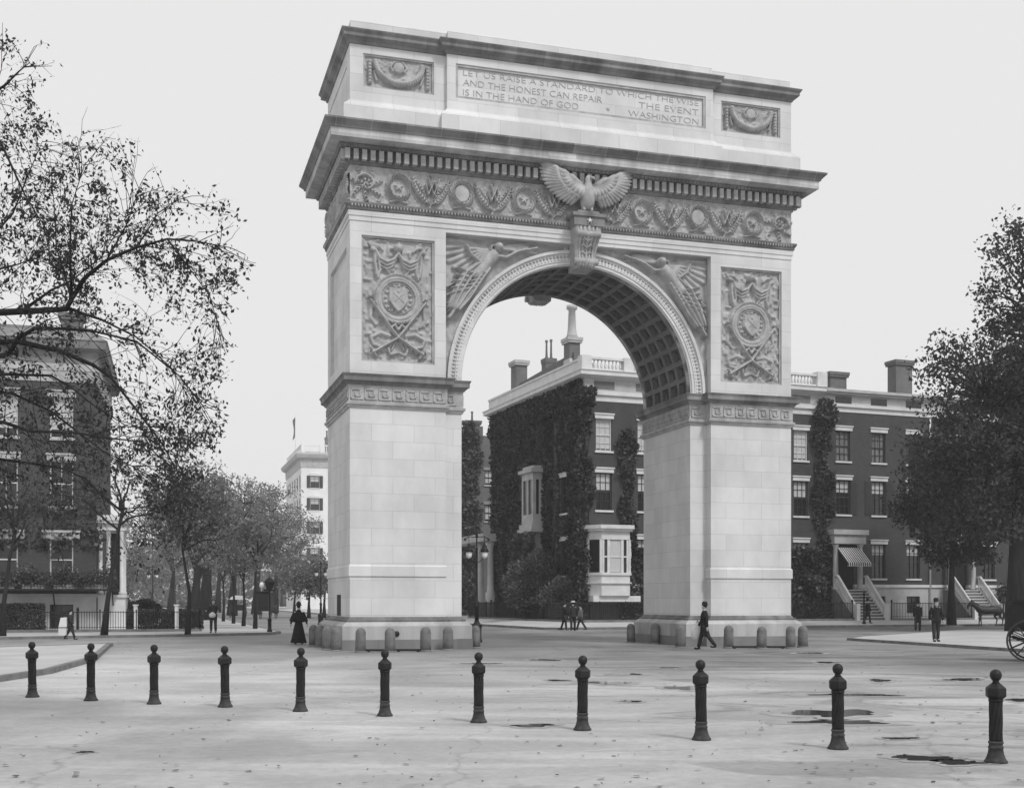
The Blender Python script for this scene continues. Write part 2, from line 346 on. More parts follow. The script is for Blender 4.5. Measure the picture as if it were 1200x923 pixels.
# ================================================================ RELIEF HEIGHTFIELDS
class Relief:
    def __init__(s, w, h, step):
        s.nx = int(w/step)+1; s.ny = int(h/step)+1; s.w = w; s.h = h
        s.X, s.Y = np.meshgrid(np.linspace(0, w, s.nx), np.linspace(0, h, s.ny)); s.Z = np.zeros_like(s.X); s.mask = None
    def up(s, z): s.Z = np.maximum(s.Z, z)
    def stroke(s, pts, r, h, taper=1.0, base=0.0):
        n = len(pts)-1
        for i in range(n):
            (x0, y0), (x1, y1) = pts[i], pts[i+1]; dx, dy = x1-x0, y1-y0; l2 = dx*dx+dy*dy+1e-9
            t = np.clip(((s.X-x0)*dx+(s.Y-y0)*dy)/l2, 0, 1); d = np.hypot(s.X-x0-t*dx, s.Y-y0-t*dy)
            rr = r*(1+(taper-1)*(i+t)/n); q = np.clip(1-(d/rr)**2, 0, 1)
            s.up((base+h*np.sqrt(q))*(q > 0))
    def ring(s, x, y, r, w, h, sy=1.0, beads=0, base=0):
        d = np.abs(np.hypot(s.X-x, (s.Y-y)/sy)-r); q = np.clip(1-(d/w)**2, 0, 1); z = base+h*np.sqrt(q)
        if beads:
            a = np.arctan2((s.Y-y)/sy, s.X-x); z = z*(.72+.28*np.cos(a*beads+8*(np.hypot(s.X-x, s.Y-y)-r)/w))
        s.up(z*(q > 0))
    def disc(s, x, y, r, h, sy=1.0, dome=0.0):
        q = np.clip(1-(np.hypot(s.X-x, (s.Y-y)/sy)/r)**2, 0, 1); s.up((h+dome*np.sqrt(q))*(q > 0))
    def star(s, x, y, r, h):
        a = np.arctan2(s.X-x, s.Y-y); d = np.hypot(s.X-x, s.Y-y); k = np.abs((a*5/(2*math.pi)) % 1-.5)*2
        q = np.clip(1-d/(r*(.4+.6*k**1.5)), 0, 1); s.up(h*np.minimum(q*2.5, 1)*(q > 0))
    def leafspray(s, x, y, ang, L_, n, h, lw=.05, ll=.2, curve=.5):
        pts = []; a = ang; px, py = x, y
        for i in range(n+1):
            pts.append((px, py)); px += math.cos(a)*L_/n; py += math.sin(a)*L_/n; a += curve/n
            for sgn in (-1, 1):
                b = a+sgn*.75; k = 1-.4*i/n
                s.stroke([(px, py), (px+math.cos(b)*ll*k*.5, py+math.sin(b)*ll*k*.5), (px+math.cos(b-sgn*.3)*ll*k, py+math.sin(b-sgn*.3)*ll*k)], lw, h, .4)
        s.stroke(pts, lw*.5, h*1.1, .6)
    def noise(s, amp, cell, seed=0, thr=0.0):
        r = np.random.default_rng(seed); gx = int(s.w/cell)+3; gy = int(s.h/cell)+3; g = r.random((gy, gx))
        fx = s.X/cell; fy = s.Y/cell; ix = fx.astype(int); iy = fy.astype(int); fx = fx-ix; fy = fy-iy; fx = fx*fx*(3-2*fx); fy = fy*fy*(3-2*fy)
        z = (g[iy, ix]*(1-fx)+g[iy, ix+1]*fx)*(1-fy)+(g[iy+1, ix]*(1-fx)+g[iy+1, ix+1]*fx)*fy
        return np.maximum(z-thr, 0)*amp
    def build(s, name, x0, y0, z0, mat_, parent, flip=1):
        z = s.Z*1.55
        V = np.stack([x0+s.X, y0-flip*z, z0+s.Y], -1).reshape(-1, 3)
        idx = np.arange(s.nx*s.ny).reshape(s.ny, s.nx)
        q = np.stack([idx[:-1, :-1], idx[:-1, 1:], idx[1:, 1:], idx[1:, :-1]], -1)
        if s.mask is not None:
            k = s.mask[:-1, :-1] & s.mask[1:, 1:] & s.mask[:-1, 1:] & s.mask[1:, :-1]; q = q[k]
        return npmesh(name, V, q.reshape(-1, 4), mat_, parent, True)
# ================================================================ THE ARCH  (local u = along front, v = depth, z)
AW, AD = 17.58, 5.4; PW, OE, RC = 3.5, 4.19, .40; UC = AW/2; RI = UC-OE; ZS = 9.79; ZA = 15.11
arch = thing('triumphal_arch', 'tall white marble triumphal arch with eagle keystone and inscribed attic', 'arch', (-5.75, 42.75, 0), R(16.86))
def pier_poly(right=False):
    p = [(0, 0), (PW, 0), (PW, RC), (OE, RC), (OE, AD-RC), (PW, AD-RC), (PW, AD), (0, AD)]
    return p if not right else [(AW-x, y) for x, y in reversed(p)]
full = [(0, 0), (AW, 0), (AW, AD), (0, AD)]
for rt in (False, True):
    pp = pier_poly(rt)
    m = MB(); m.sweep(pp, [(.34, -.02), (.34, .36), (.34, .37)], cap1=True); m.build('footing', M_damp, arch)
    m = MB(); m.sweep(pp, [(.32, .37), (.32, .84), (.29, .88), (.16, .99), (.12, 1.0)]); m.build('plinth', M_plinth, arch)
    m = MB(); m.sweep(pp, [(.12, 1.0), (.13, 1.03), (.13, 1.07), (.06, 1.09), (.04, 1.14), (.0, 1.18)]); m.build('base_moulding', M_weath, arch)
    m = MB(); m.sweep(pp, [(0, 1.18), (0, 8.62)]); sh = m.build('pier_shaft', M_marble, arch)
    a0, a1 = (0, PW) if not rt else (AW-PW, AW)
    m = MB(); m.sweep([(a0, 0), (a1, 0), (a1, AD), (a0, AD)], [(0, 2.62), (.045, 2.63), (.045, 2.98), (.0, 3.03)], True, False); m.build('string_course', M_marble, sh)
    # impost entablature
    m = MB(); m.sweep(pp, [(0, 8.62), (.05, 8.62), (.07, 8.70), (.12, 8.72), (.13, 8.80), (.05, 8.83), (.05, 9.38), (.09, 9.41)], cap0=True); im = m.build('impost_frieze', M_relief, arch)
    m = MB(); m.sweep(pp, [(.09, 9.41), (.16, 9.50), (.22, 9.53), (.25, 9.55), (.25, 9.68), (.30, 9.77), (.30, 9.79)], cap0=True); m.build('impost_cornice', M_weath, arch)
    # greek key fret
    m = MB(); kw = .44; pat = [((0, 0), (0, 1)), ((0, 1), (.78, 1)), ((.78, 1), (.78, .3)), ((.78, .3), (.36, .3)), ((.36, .3), (.36, .66)), ((-.0, 0), (1.05, 0))]
    def fret(mp, L_):
        n = max(1, int(L_/kw)); st = L_/n
        for k in range(n):
            for (xa, ya), (xb, yb) in pat:
                xa_, xb_ = sorted((xa*.40+k*st+.04, xb*.40+k*st+.04)); ya_, yb_ = sorted((ya*.34, yb*.34)); e = .022
                mp(max(.0, xa_-e), min(L_, xb_+e), 8.92+ya_-e, 8.92+yb_+e)
    y_ = -.05; fret(lambda a, b, c, d: m.box(a0+a, a0+b, y_-.04, y_+.01, c, d), PW); m.build('greek_key', M_relief, im); m = MB()
    q0 = (PW, OE) if not rt else (AW-OE, AW-PW)
    fret(lambda a, b, c, d: m.box(q0[0]+a, q0[0]+b, RC-.05-.04, RC-.04, c, d), .69); m.build('greek_key', M_relief, im); m = MB()
    if not rt: fret(lambda a, b, c, d: m.box(-.09, -.04, a, b, c, d), AD); m.build('greek_key', M_relief, im); m = MB()
    xi = AW-OE if rt else OE
    sg = -1 if rt else 1
    fret(lambda a, b, c, d: m.box(min(xi+sg*.04, xi+sg*.08), max(xi+sg*.04, xi+sg*.08), RC+a, RC+b, c, d), AD-2*RC)
    m.build('greek_key', M_relief, im)
    # upper pier with sunk panels
    m = MB(); x0, x1 = a0+.42, a1-.42
    for yy, s_ in ((0, 1), (AD, -1)):
        for bx in ((a0, x0, ZS, ZA), (x1, a1, ZS, ZA), (x0, x1, ZS, 10.28), (x0, x1, 14.76, ZA)):
            ya, yb = sorted((yy, yy+s_*.16)); m.box(bx[0], bx[1], ya, yb, bx[2], bx[3])
    m.box(a0+.12, a1-.12, .16, AD-.16, ZS, ZA)
    for xx, s_ in ((a0, 1), (a1, -1)):
        if (xx == a1 and not rt) or (xx == a0 and rt):
            xa, xb = sorted((xx, xx+s_*.12)); m.box(xa, xb, .16, AD-.16, ZS, ZA)
        else:
            xa, xb = sorted((xx, xx+s_*.12))
            for by in ((.16, .75, ZS, ZA), (AD-.75, AD-.16, ZS, ZA), (.75, AD-.75, ZS, 10.5), (.75, AD-.75, 14.5, ZA)): m.box(xa, xb, *by)
    up = m.build('upper_pier', M_marble, arch)
    m = MB()      # panel frame moulding
    for (xa, xb, za, zb) in ((x0, x0+.07, 10.28, 14.76), (x1-.07, x1, 10.28, 14.76), (x0+.07, x1-.07, 10.28, 10.35), (x0+.07, x1-.07, 14.69, 14.76)): m.box(xa, xb, .06, .16, za, zb)
    m.build('panel_moulding', M_relief, up)
    # trophy relief
    r = Relief(x1-x0-.16, 4.30, .022); w2 = r.w/2; cy = 2.22
    r.Z = r.noise(.11, .13, 3+rt, .4)
    r.disc(w2, 4.02, .17, .03, dome=.2)
    for sg_ in (-1, 1):
        X = lambda d: w2+sg_*d
        r.stroke([(X(.0), 3.85), (X(.15), 3.62), (X(.42), 3.5), (X(.68), 3.62), (X(.82), 3.9)], .07, .16)
        r.stroke([(X(.03), 3.75), (X(.2), 3.48), (X(.42), 3.38), (X(.66), 3.5), (X(.8), 3.75)], .06, .13)
        r.stroke([(X(.06), 3.62), (X(.22), 3.36), (X(.42), 3.27), (X(.62), 3.36), (X(.76), 3.6)], .05, .10)
        r.stroke([(X(.82), 3.9), (X(.84), 3.5), (X(.78), 3.05)], .08, .12); r.stroke([(X(.72), 3.6), (X(.66), 3.2), (X(.74), 2.95)], .06, .12)
        r.stroke([(X(1.08), 4.18), (X(.3), 3.1)], .035, .08); r.disc(X(.92), 3.94, .09, .1, dome=.04)
        r.stroke([(X(.55), 3.95), (X(.7), 4.08), (X(.85), 4.1)], .05, .08)
        # crossed swords
        r.stroke([(X(-1.0), 2.12), (X(.0), .82), (X(.92), .25)], .055, .17, 1.1)
        r.stroke([(X(.78), .12), (X(.98), .42)], .05, .14); r.ring(X(.95), .26, .1, .035, .1)
        r.disc(X(-1.02), 2.25, .07, .1, dome=.06)
        r.stroke([(X(.3), .9), (X(.62), .98), (X(.98), .8), (X(.9), .55), (X(.5), .45)], .09, .08, .6)
        r.stroke([(X(.95), 1.9), (X(1.0), 1.5), (X(.8), 1.25)], .1, .07, .5)
        r.stroke([(X(.05), .28), (X(.28), .2), (X(.36), .45)], .05, .1)
        for k in range(5): r.stroke([(X(.12+.16*k), .62-.07*k), (X(.22+.16*k), .4-.04*k)], .04, .07)
    r.disc(w2, cy, .90, .10); r.ring(w2, cy, .86, .07, .15, beads=44); r.ring(w2, cy, .73, .05, .12, beads=0); r.disc(w2, cy, .62, .06)
    q = (np.hypot(r.X-w2, r.Y-cy) < .62); r.Z = np.where(q, np.minimum(r.Z, .05), r.Z)
    for k in range(16):
        a = 2*math.pi*k/16+.3; r.disc(w2+.46*math.cos(a), cy+.46*math.sin(a), .065, .04, dome=.06)
    r.ring(w2, cy, .55, .02, .1)
    sh_ = (np.abs(r.X-w2) < .33) & (r.Y < cy+.38) & (r.Y > cy-.46+1.9*np.abs(r.X-w2)**1.5); r.up(.15*sh_)
    r.stroke([(w2-.2, cy+.2), (w2+.2, cy-.15)], .03, .17); r.stroke([(w2-.14, cy-.12), (w2+.14, cy+.16)], .025, .17); r.disc(w2, cy+.25, .05, .17)
    r.stroke([(w2-.3, 1.15), (w2-.12, 1.28), (w2, 1.1), (w2+.12, 1.28), (w2+.3, 1.15)], .06, .14)
    r.build('trophy_relief', x0+.08, .157, 10.36, M_relief, up)
    # door slot in the west side of the west pier
    if not rt:
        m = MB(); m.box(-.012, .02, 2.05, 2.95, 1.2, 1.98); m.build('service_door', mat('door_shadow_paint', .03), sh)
        m = MB(); m.lathe([(.0, 0), (.1, 0), (.1, .03), (.03, .05)], 12, M=Matrix.Translation((1.62, -.33, .58)) @ Matrix.Rotation(R(90), 4, 'X')); m.build('vent_boss', M_iron, arch)
# spandrel wall with the barrel
NA = 72; am = MB()
def apt(r_, k, n=NA): a = math.pi-math.pi*k/n; return (UC+r_*math.cos(a), ZS+r_*math.sin(a))
RO = RI+.57
for v_ in (RC, AD-RC):
    for k in range(NA):
        (xa, za), (xb, zb) = apt(RI+.02, k), apt(RI+.02, k+1)
        am.add([(xa, v_, za), (xb, v_, zb), (xb, v_, ZA), (xa, v_, ZA)], [(0, 1, 2, 3)])
    am.add([(PW, v_, ZS), (apt(RI+.02, 0)[0], v_, ZS), (apt(RI+.02, 0)[0], v_, ZA), (PW, v_, ZA)], [(0, 1, 2, 3)])
    am.add([(AW-PW, v_, ZS), (apt(RI+.02, NA)[0], v_, ZS), (apt(RI+.02, NA)[0], v_, ZA), (AW-PW, v_, ZA)], [(0, 1, 2, 3)])
    am.build('spandrel_wall', M_marble, arch); am = MB()
# coffered soffit
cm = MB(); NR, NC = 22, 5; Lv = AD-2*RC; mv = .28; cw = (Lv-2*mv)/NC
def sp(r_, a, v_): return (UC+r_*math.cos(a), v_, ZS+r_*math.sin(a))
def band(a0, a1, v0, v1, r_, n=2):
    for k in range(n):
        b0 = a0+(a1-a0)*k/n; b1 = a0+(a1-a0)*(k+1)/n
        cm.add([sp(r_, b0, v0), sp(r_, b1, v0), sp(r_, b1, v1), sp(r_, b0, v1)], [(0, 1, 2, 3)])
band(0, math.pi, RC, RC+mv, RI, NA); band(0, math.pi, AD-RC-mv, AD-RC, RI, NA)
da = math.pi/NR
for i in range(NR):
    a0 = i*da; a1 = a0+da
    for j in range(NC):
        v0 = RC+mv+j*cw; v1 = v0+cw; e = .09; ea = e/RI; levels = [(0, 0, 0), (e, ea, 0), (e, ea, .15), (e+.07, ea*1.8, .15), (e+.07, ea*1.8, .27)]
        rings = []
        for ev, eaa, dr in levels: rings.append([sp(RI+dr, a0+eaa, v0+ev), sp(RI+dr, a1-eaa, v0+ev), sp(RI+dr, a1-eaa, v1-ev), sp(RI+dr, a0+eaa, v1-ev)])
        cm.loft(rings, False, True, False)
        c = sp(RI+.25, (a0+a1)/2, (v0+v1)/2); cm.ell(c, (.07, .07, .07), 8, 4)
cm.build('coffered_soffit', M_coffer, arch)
# archivolt
for v_, s_ in ((RC, 1), (AD-RC, -1)):
    m = MB(); prof = [(RI, .3), (RI, -.02), (RI+.05, -.05), (RI+.05, -.09), (RI+.16, -.09), (RI+.16, -.12), (RI+.28, -.12), (RI+.28, -.08), (RI+.44, -.10), (RI+.46, -.17), (RI+.57, -.17), (RI+.57, 0)]
    rings = []
    for k in range(NA+1):
        a = math.pi-math.pi*k/NA; rings.append([sp(r_, a, v_+s_*d) for r_, d in prof])
    m.loft(rings, False, False, False, closed=False); av = m.build('archivolt', M_marble, arch)
    if s_ == 1:
        m = MB()
        for k in range(112):
            a = math.pi*(k+.5)/112; Mx = Matrix.Rotation(-a, 4, 'Y')
            m.ell(sp(RI+.36, a, v_-.09), (.065, .05, .045), 6, 4, Mx); m.ell(sp(RI+.225, a, v_-.12), (.03, .02, .03), 5, 3)
        m.build('egg_and_dart', M_relief, av)
# spandrel victories
def victory(right):
    x0 = PW+.03; w = UC-.62-x0; h = ZA-ZS-.05; r = Relief(w, h, .028); cxs = UC-x0
    r.Z = r.noise(.06, .3, 11+right, .4)
    T = lambda pts: pts
    # wing feathers
    for k in range(9):
        a = R(172+10*k); L_ = (1.75, 1.72, 1.66, 1.6, 1.5, 1.4, 1.28, 1.1, .95)[k]; bx, by = 1.62, 4.95-.03*k
        tx, ty = max(.04, bx+math.cos(a)*L_), min(5.2, by+math.sin(a)*L_*.85)
        r.stroke([(bx, by), ((bx+tx)/2, (by+ty)/2+.08), (tx, ty)], .10, .06+.008*k, .9)
    for k in range(6):
        a = R(180+14*k); r.stroke([(1.6, 4.85), (1.6+math.cos(a)*.4, 4.88+math.sin(a)*.4), (1.6+math.cos(a)*.85, 4.85+math.sin(a)*.8)], .09, .12, .7)
    for k in range(5): r.stroke([(1.95, 4.95), (2.5, 5.14-.05*k), (3.1+.1*k, 5.2-.07*k)], .06, .12, .7)
    # body, head, arms
    r.stroke([(1.82, 4.68), (1.5, 4.3), (1.2, 3.95)], .27, .28, 1.0)
    r.disc(2.0, 4.96, .17, .18, dome=.18); r.stroke([(1.86, 5.02), (1.74, 5.0), (1.7, 4.86)], .06, .24)
    r.stroke([(1.95, 4.66), (2.3, 4.62), (2.7, 4.85), (3.1, 5.0)], .10, .22, .7); r.stroke([(2.6, 4.85), (3.5, 5.08)], .04, .2, 1.8)
    r.stroke([(1.6, 4.5), (1.25, 4.4), (.95, 4.62), (.8, 4.95)], .075, .25, .8)
    # drapery hugging the ring
    for k in range(8):
        o = -.42+.115*k
        r.stroke([(1.45+o*.5, 4.25-o*.3), (1.0+o*.75, 3.75-o*.45+.08*math.sin(k)), (.62+o*.75, 3.15-o*.3), (.32+o*.5, 2.6-o*.1)], .075, .20+.07*(k % 2), .9)
    for k in range(5): r.stroke([(1.5-.1*k, 4.0-.14*k), (.95-.1*k, 3.95-.17*k), (.45-.07*k, 4.1-.24*k)], .06, .25, .7)
    for k in range(4): r.stroke([(.9-.1*k, 3.5-.2*k), (.4, 3.6-.3*k), (.08, 3.4-.3*k)], .07, .15, .6)
    r.stroke([(.36, 2.7), (.24, 2.4), (.12, 2.25)], .1, .24, .8); r.stroke([(.42, 2.9), (.4, 2.6), (.3, 2.45)], .09, .2, .8)
    d = np.hypot(r.X-cxs, r.Y+.0)
    r.mask = d > RO-.02
    if right:
        r.X = w-r.X; o = r.build('victory_relief', AW-x0-w, RC-.004, ZS+.02, M_relief, arch)
    else: o = r.build('victory_relief', x0, RC-.004, ZS+.02, M_relief, arch)
victory(False); victory(True)
# entablature
m = MB(); m.sweep(full, [(0, ZA), (0, 15.25), (.03, 15.255), (.03, 15.42), (.06, 15.425), (.06, 15.60)], True); m.build('architrave', M_marble, arch)
m = MB(); m.sweep(full, [(.06, 15.60), (.10, 15.64), (.10, 15.70), (.17, 15.80), (.17, 15.87), (.05, 15.90)], True)
mo = m.build('frieze_moulding', M_weath, arch)
m = MB(); n = 150
for k in range(n): m.ell((AW*(k+.5)/n, -.145, 15.755), (.035, .05, .06), 5, 3)
m.build('bead_course', M_relief, mo); m = MB()
for k in range(46): m.ell((-.145, AD*(k+.5)/46, 15.755), (.05, .035, .06), 5, 3)
m.build('bead_course', M_relief, mo)
m = MB(); m.sweep(full, [(0, 15.88), (0, 17.22)], True); fz = m.build('frieze', M_relief, arch)
def frieze_relief(wd, cx_, sym):
    r = Relief(wd, 1.28, .02); yc = .63; r.Z = r.noise(.05, .09, 5, .4)
    for s_ in (-1, 1):
        X = lambda d: cx_+s_*d
        for d, kind in ((2.35, 's'), (4.7, 'p'), (7.05, 's')):
            if X(d) > wd or X(d) < 0: continue
            r.ring(X(d), yc, .38, .10, .15, 1.12, beads=15); r.disc(X(d), yc, .27, .03 if kind == 's' else .07, 1.15)
            if kind == 's': r.star(X(d), yc, .24, .10)
            r.stroke([(X(d)-.3, .08), (X(d), .14), (X(d)+.3, .08)], .04, .08)
        for d in (1.2, 3.52, 5.87):
            x = X(d)
            for q_ in (-1, 1):
                r.leafspray(x+q_*.05, .10, math.pi/2-q_*.95, .85, 7, .11, .045, .2, q_*.55)
                r.leafspray(x+q_*.12, .30, math.pi/2-q_*.55, .75, 6, .09, .035, .15, -q_*.2)
            for (ox, oy) in ((-.0, .52), (.1, .74)):
                r.stroke([(x-.2+ox, oy+.28), (x-.1+ox, oy-.1), (x+ox, oy+.2), (x+.1+ox, oy-.1), (x+.2+ox, oy+.28)], .03, .17)
            r.star(x, 1.13, .09, .1)
        x = X(8.22)
        pts = [(x+.40*(1-t/14)*math.cos(t*.55)*s_, yc+.42*(1-t/14)*math.sin(t*.55)) for t in range(14)]; r.stroke(pts, .055, .13, .6)
        for a in range(7): r.leafspray(x, yc, a*.9, .42, 3, .08, .04, .14)
    return r
frieze_relief(AW, UC, 1).build('frieze_carving', 0, -.004, 15.92, M_relief, fz)
r = frieze_relief(AD, AD/2-.0, 1)
V = np.stack([-.004-r.Z, AD-r.X, 15.92+r.Y], -1).reshape(-1, 3); idx = np.arange(r.nx*r.ny).reshape(r.ny, r.nx)
npmesh('frieze_carving', V, np.stack([idx[:-1, :-1], idx[:-1, 1:], idx[1:, 1:], idx[1:, :-1]], -1).reshape(-1, 4), M_relief, fz, True)
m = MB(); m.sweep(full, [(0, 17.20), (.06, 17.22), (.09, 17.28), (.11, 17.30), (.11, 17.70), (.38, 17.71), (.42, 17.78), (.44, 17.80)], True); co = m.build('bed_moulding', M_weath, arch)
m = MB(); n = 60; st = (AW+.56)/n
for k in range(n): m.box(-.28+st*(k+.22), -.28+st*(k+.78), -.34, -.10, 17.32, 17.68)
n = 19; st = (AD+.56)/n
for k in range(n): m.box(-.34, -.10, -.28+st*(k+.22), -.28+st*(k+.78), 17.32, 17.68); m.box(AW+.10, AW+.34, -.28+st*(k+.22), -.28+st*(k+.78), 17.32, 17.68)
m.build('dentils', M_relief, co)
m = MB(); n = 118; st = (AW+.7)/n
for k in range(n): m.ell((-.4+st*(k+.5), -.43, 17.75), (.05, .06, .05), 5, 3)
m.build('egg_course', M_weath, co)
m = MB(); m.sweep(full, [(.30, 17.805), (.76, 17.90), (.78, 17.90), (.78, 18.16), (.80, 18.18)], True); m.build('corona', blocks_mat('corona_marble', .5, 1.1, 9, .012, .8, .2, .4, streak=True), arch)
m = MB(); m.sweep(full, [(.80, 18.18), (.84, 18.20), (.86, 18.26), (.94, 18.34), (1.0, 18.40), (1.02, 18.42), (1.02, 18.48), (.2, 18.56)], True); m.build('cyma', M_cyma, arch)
# attic
att = [(0, 0), (PW, 0), (PW, -.2), (AW-PW, -.2), (AW-PW, 0), (AW, 0), (AW, AD), (AW-PW, AD), (AW-PW, AD+.2), (PW, AD+.2), (PW, AD), (0, AD)]
m = MB(); m.sweep(att, [(.26, 18.5), (.26, 19.22), (.23, 19.3), (.08, 19.43), (.04, 19.5), (0, 19.52)], True); m.build('attic_base', M_marble, arch)
m = MB(); inset = [(.12, .12), (AW-.12, .12), (AW-.12, AD-.12), (.12, AD-.12)]
m.prism(inset, 19.5, 21.5)
def frame(a0, a1, z0, z1, pa, pb, pz0, pz1, yf, dep):
    for bx in ((a0, pa, z0, z1), (pb, a1, z0, z1), (pa, pb, z0, pz0), (pa, pb, pz1, z1)): m.box(bx[0], bx[1], yf, yf+dep, bx[2], bx[3])
frame(0, PW, 19.52, 21.5, .48, 3.06, 20.04, 21.22, 0, .12); frame(AW-PW, AW, 19.52, 21.5, AW-3.06, AW-.48, 20.04, 21.22, 0, .12)
frame(PW, AW-PW, 19.52, 21.5, PW+.32, AW-PW-.32, 19.96, 21.2, -.2, .10); m.box(PW, AW-PW, -.1, .12, 19.52, 21.5)
m.box(0, .12, .12, AD-.12, 19.52, 21.5); m.box(AW-.12, AW, .12, AD-.12, 19.52, 21.5); m.box(0, AW, AD-.12, AD, 19.52, 21.5); m.box(PW, AW-PW, AD, AD+.2, 19.52, 21.5)
m.box(-.03, 0, .6, AD-.6, 20.9, 21.1)
at_ = m.build('attic_wall', M_marble, arch)
m = MB()
def mframe(a0, a1, z0, z1, yf, w=.06):
    for bx in ((a0, a0+w, z0, z1), (a1-w, a1, z0, z1), (a0+w, a1-w, z0, z0+w), (a0+w, a1-w, z1-w, z1)): m.box(bx[0], bx[1], yf, yf+.07, bx[2], bx[3])
mframe(.48, 3.06, 20.04, 21.22, .04); mframe(AW-3.06, AW-.48, 20.04, 21.22, .04); mframe(PW+.32, AW-PW-.32, 19.96, 21.2, -.17, .09)
m.build('panel_moulding', M_relief, at_)
for xs in (.56, AW-2.98):
    r = Relief(2.42, 1.02, .02); r.Z = r.noise(.05, .1, 9, .4)
    for t in range(26):
        a = math.pi*(t+.5)/26; x = 1.21-math.cos(a)*.85; y = .88-math.sin(a)*.72; r.disc(x, y, .11, .05, dome=.12); r.disc(x+.05, y-.06, .06, .08, dome=.07)
    for s_ in (-1, 1):
        X = lambda d: 1.21+s_*d
        for k in range(7): r.disc(X(1.05), .12+.12*k, .08, .04, dome=.09)
        r.stroke([(X(.9), .9), (X(.7), .7), (X(.9), .5), (X(.8), .2)], .05, .08); r.stroke([(X(.15), .95), (X(.3), .75), (X(.2), .6)], .05, .07)
    r.disc(1.21, .72, .2, .08, dome=.03)
    r.build('garland_relief', xs, .117, 20.12, M_relief, at_)
def text_mesh(name, s_, size, loc, mat_, parent, align='LEFT', ext=.012, width=None, rot=(R(90), 0, 0), bold=0.0):
    cu = bpy.data.curves.new(name, 'FONT'); cu.body = s_; cu.size = size; cu.align_x = align; cu.extrude = ext; cu.offset = -.006; cu.resolution_u = 3
    o = bpy.data.objects.new(name, cu); COL.objects.link(o); bpy.context.view_layer.update()
    me = bpy.data.meshes.new_from_object(o.evaluated_get(bpy.context.evaluated_depsgraph_get())); COL.objects.unlink(o); bpy.data.objects.remove(o)
    if width:
        xs = [v.co.x for v in me.vertices]; k = width/(max(xs)-min(xs)); x0_ = min(xs)
        for v in me.vertices: v.co.x = (v.co.x-x0_)*k
    me.materials.clear(); me.materials.append(mat_); o = bpy.data.objects.new(name, me); COL.objects.link(o); o.location = loc; o.rotation_euler = rot; o.parent = parent; return o
tl = PW+.62; tw = AW-2*PW-1.2; yt = -.105
text_mesh('inscription', 'LET US RAISE A STANDARD TO WHICH THE WISE', .31, (tl, yt, 20.84), M_letter, at_, width=tw)
text_mesh('inscription', 'AND THE HONEST CAN REPAIR', .33, (tl, yt, 20.48), M_letter, at_, width=tw*.575)
text_mesh('inscription', 'THE EVENT', .33, (tl+tw*.735, yt, 20.48), M_letter, at_, width=tw*.265)
text_mesh('inscription', 'IS IN THE HAND OF GOD', .33, (tl, yt, 20.12), M_letter, at_, width=tw*.475)
text_mesh('inscription', 'WASHINGTON', .33, (tl+tw*.69, yt, 20.12), M_letter, at_, width=tw*.31)
r = Relief(.3, .3, .02); r.star(.15, .15, .11, .02); r.mask = r.Z > .0005; r.build('inscription_star', tl+tw*.585, yt+.01, 20.13, M_letter, at_)
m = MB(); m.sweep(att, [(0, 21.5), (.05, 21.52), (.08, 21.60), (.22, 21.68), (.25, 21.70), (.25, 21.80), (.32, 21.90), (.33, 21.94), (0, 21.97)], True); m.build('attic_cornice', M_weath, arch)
m = MB(); m.sweep([(x, y) for x, y in att], [(-.03, 21.96), (-.03, 22.34), (-.06, 22.38)], True); m.build('parapet', M_marble, arch)
# keystone console and eagle
for (vf, s_) in ((0, 1), (AD, -1)):
    m = MB(); prof = [(-.62, 15.62), (-.60, 15.40), (-.50, 15.18), (-.36, 15.0), (-.28, 14.8), (-.27, 14.6), (-.32, 14.42), (-.30, 14.25), (-.18, 14.16), (.0, 14.16)]
    hw = lambda z: .36+.16*(z-14.16)/1.46
    rings = [[(UC-hw(z), vf+s_*.6, z), (UC-hw(z), vf+s_*y, z), (UC-hw(z)*.8, vf+s_*(y-.07), z), (UC-hw(z)*.62, vf+s_*(y-.01), z), (UC-hw(z)*.25, vf+s_*(y-.05), z), (UC+hw(z)*.25, vf+s_*(y-.05), z), (UC+hw(z)*.62, vf+s_*(y-.01), z), (UC+hw(z)*.8, vf+s_*(y-.07), z), (UC+hw(z), vf+s_*y, z), (UC+hw(z), vf+s_*.6, z)] for y, z in prof]
    m.loft(rings, True, True, False)
    for zz, yy, rr in ((14.4, -.30, .13), (15.35, -.60, .12)):
        m.tube([(UC-.47, vf+s_*yy, zz), (UC+.47, vf+s_*yy, zz)], rr, 12)
    ks = m.build('keystone', M_relief, arch)
    m = MB()
    for fx in (-.62, -.32, 0, .32, .62):
        m.tube([(UC+fx*hw(z)*1.0, vf+s_*(y-.035-(.03 if fx == 0 else 0)), z) for y, z in prof[:-1]], [.05, .06, .055, .05, .045, .05, .07, .06, .04], 6)
    for z_, y_ in ((14.75, -.33), (15.0, -.42), (15.2, -.55)):
        for q_ in (-1, 1): m.tube([(UC, vf+s_*y_, z_-.12), (UC+q_*.14, vf+s_*(y_-.03), z_), (UC+q_*.26, vf+s_*(y_+.02), z_-.1)], [.04, .04, .015], 6)
    m.build('acanthus', M_relief, ks)
    m = MB(); m.box(UC-.60, UC+.60, min(vf-s_*.72, vf+s_*.1), max(vf-s_*.72, vf+s_*.1), 15.62, 15.95); m.box(UC-.66, UC+.66, min(vf-s_*.78, vf+s_*.1), max(vf-s_*.78, vf+s_*.1), 15.953, 16.08)
    m.box(UC-.42, UC+.42, min(vf-s_*.62, vf+s_*.1), max(vf-s_*.62, vf+s_*.1), 16.083, 16.2)
    m.build('keystone_ledge', M_weath, ks)
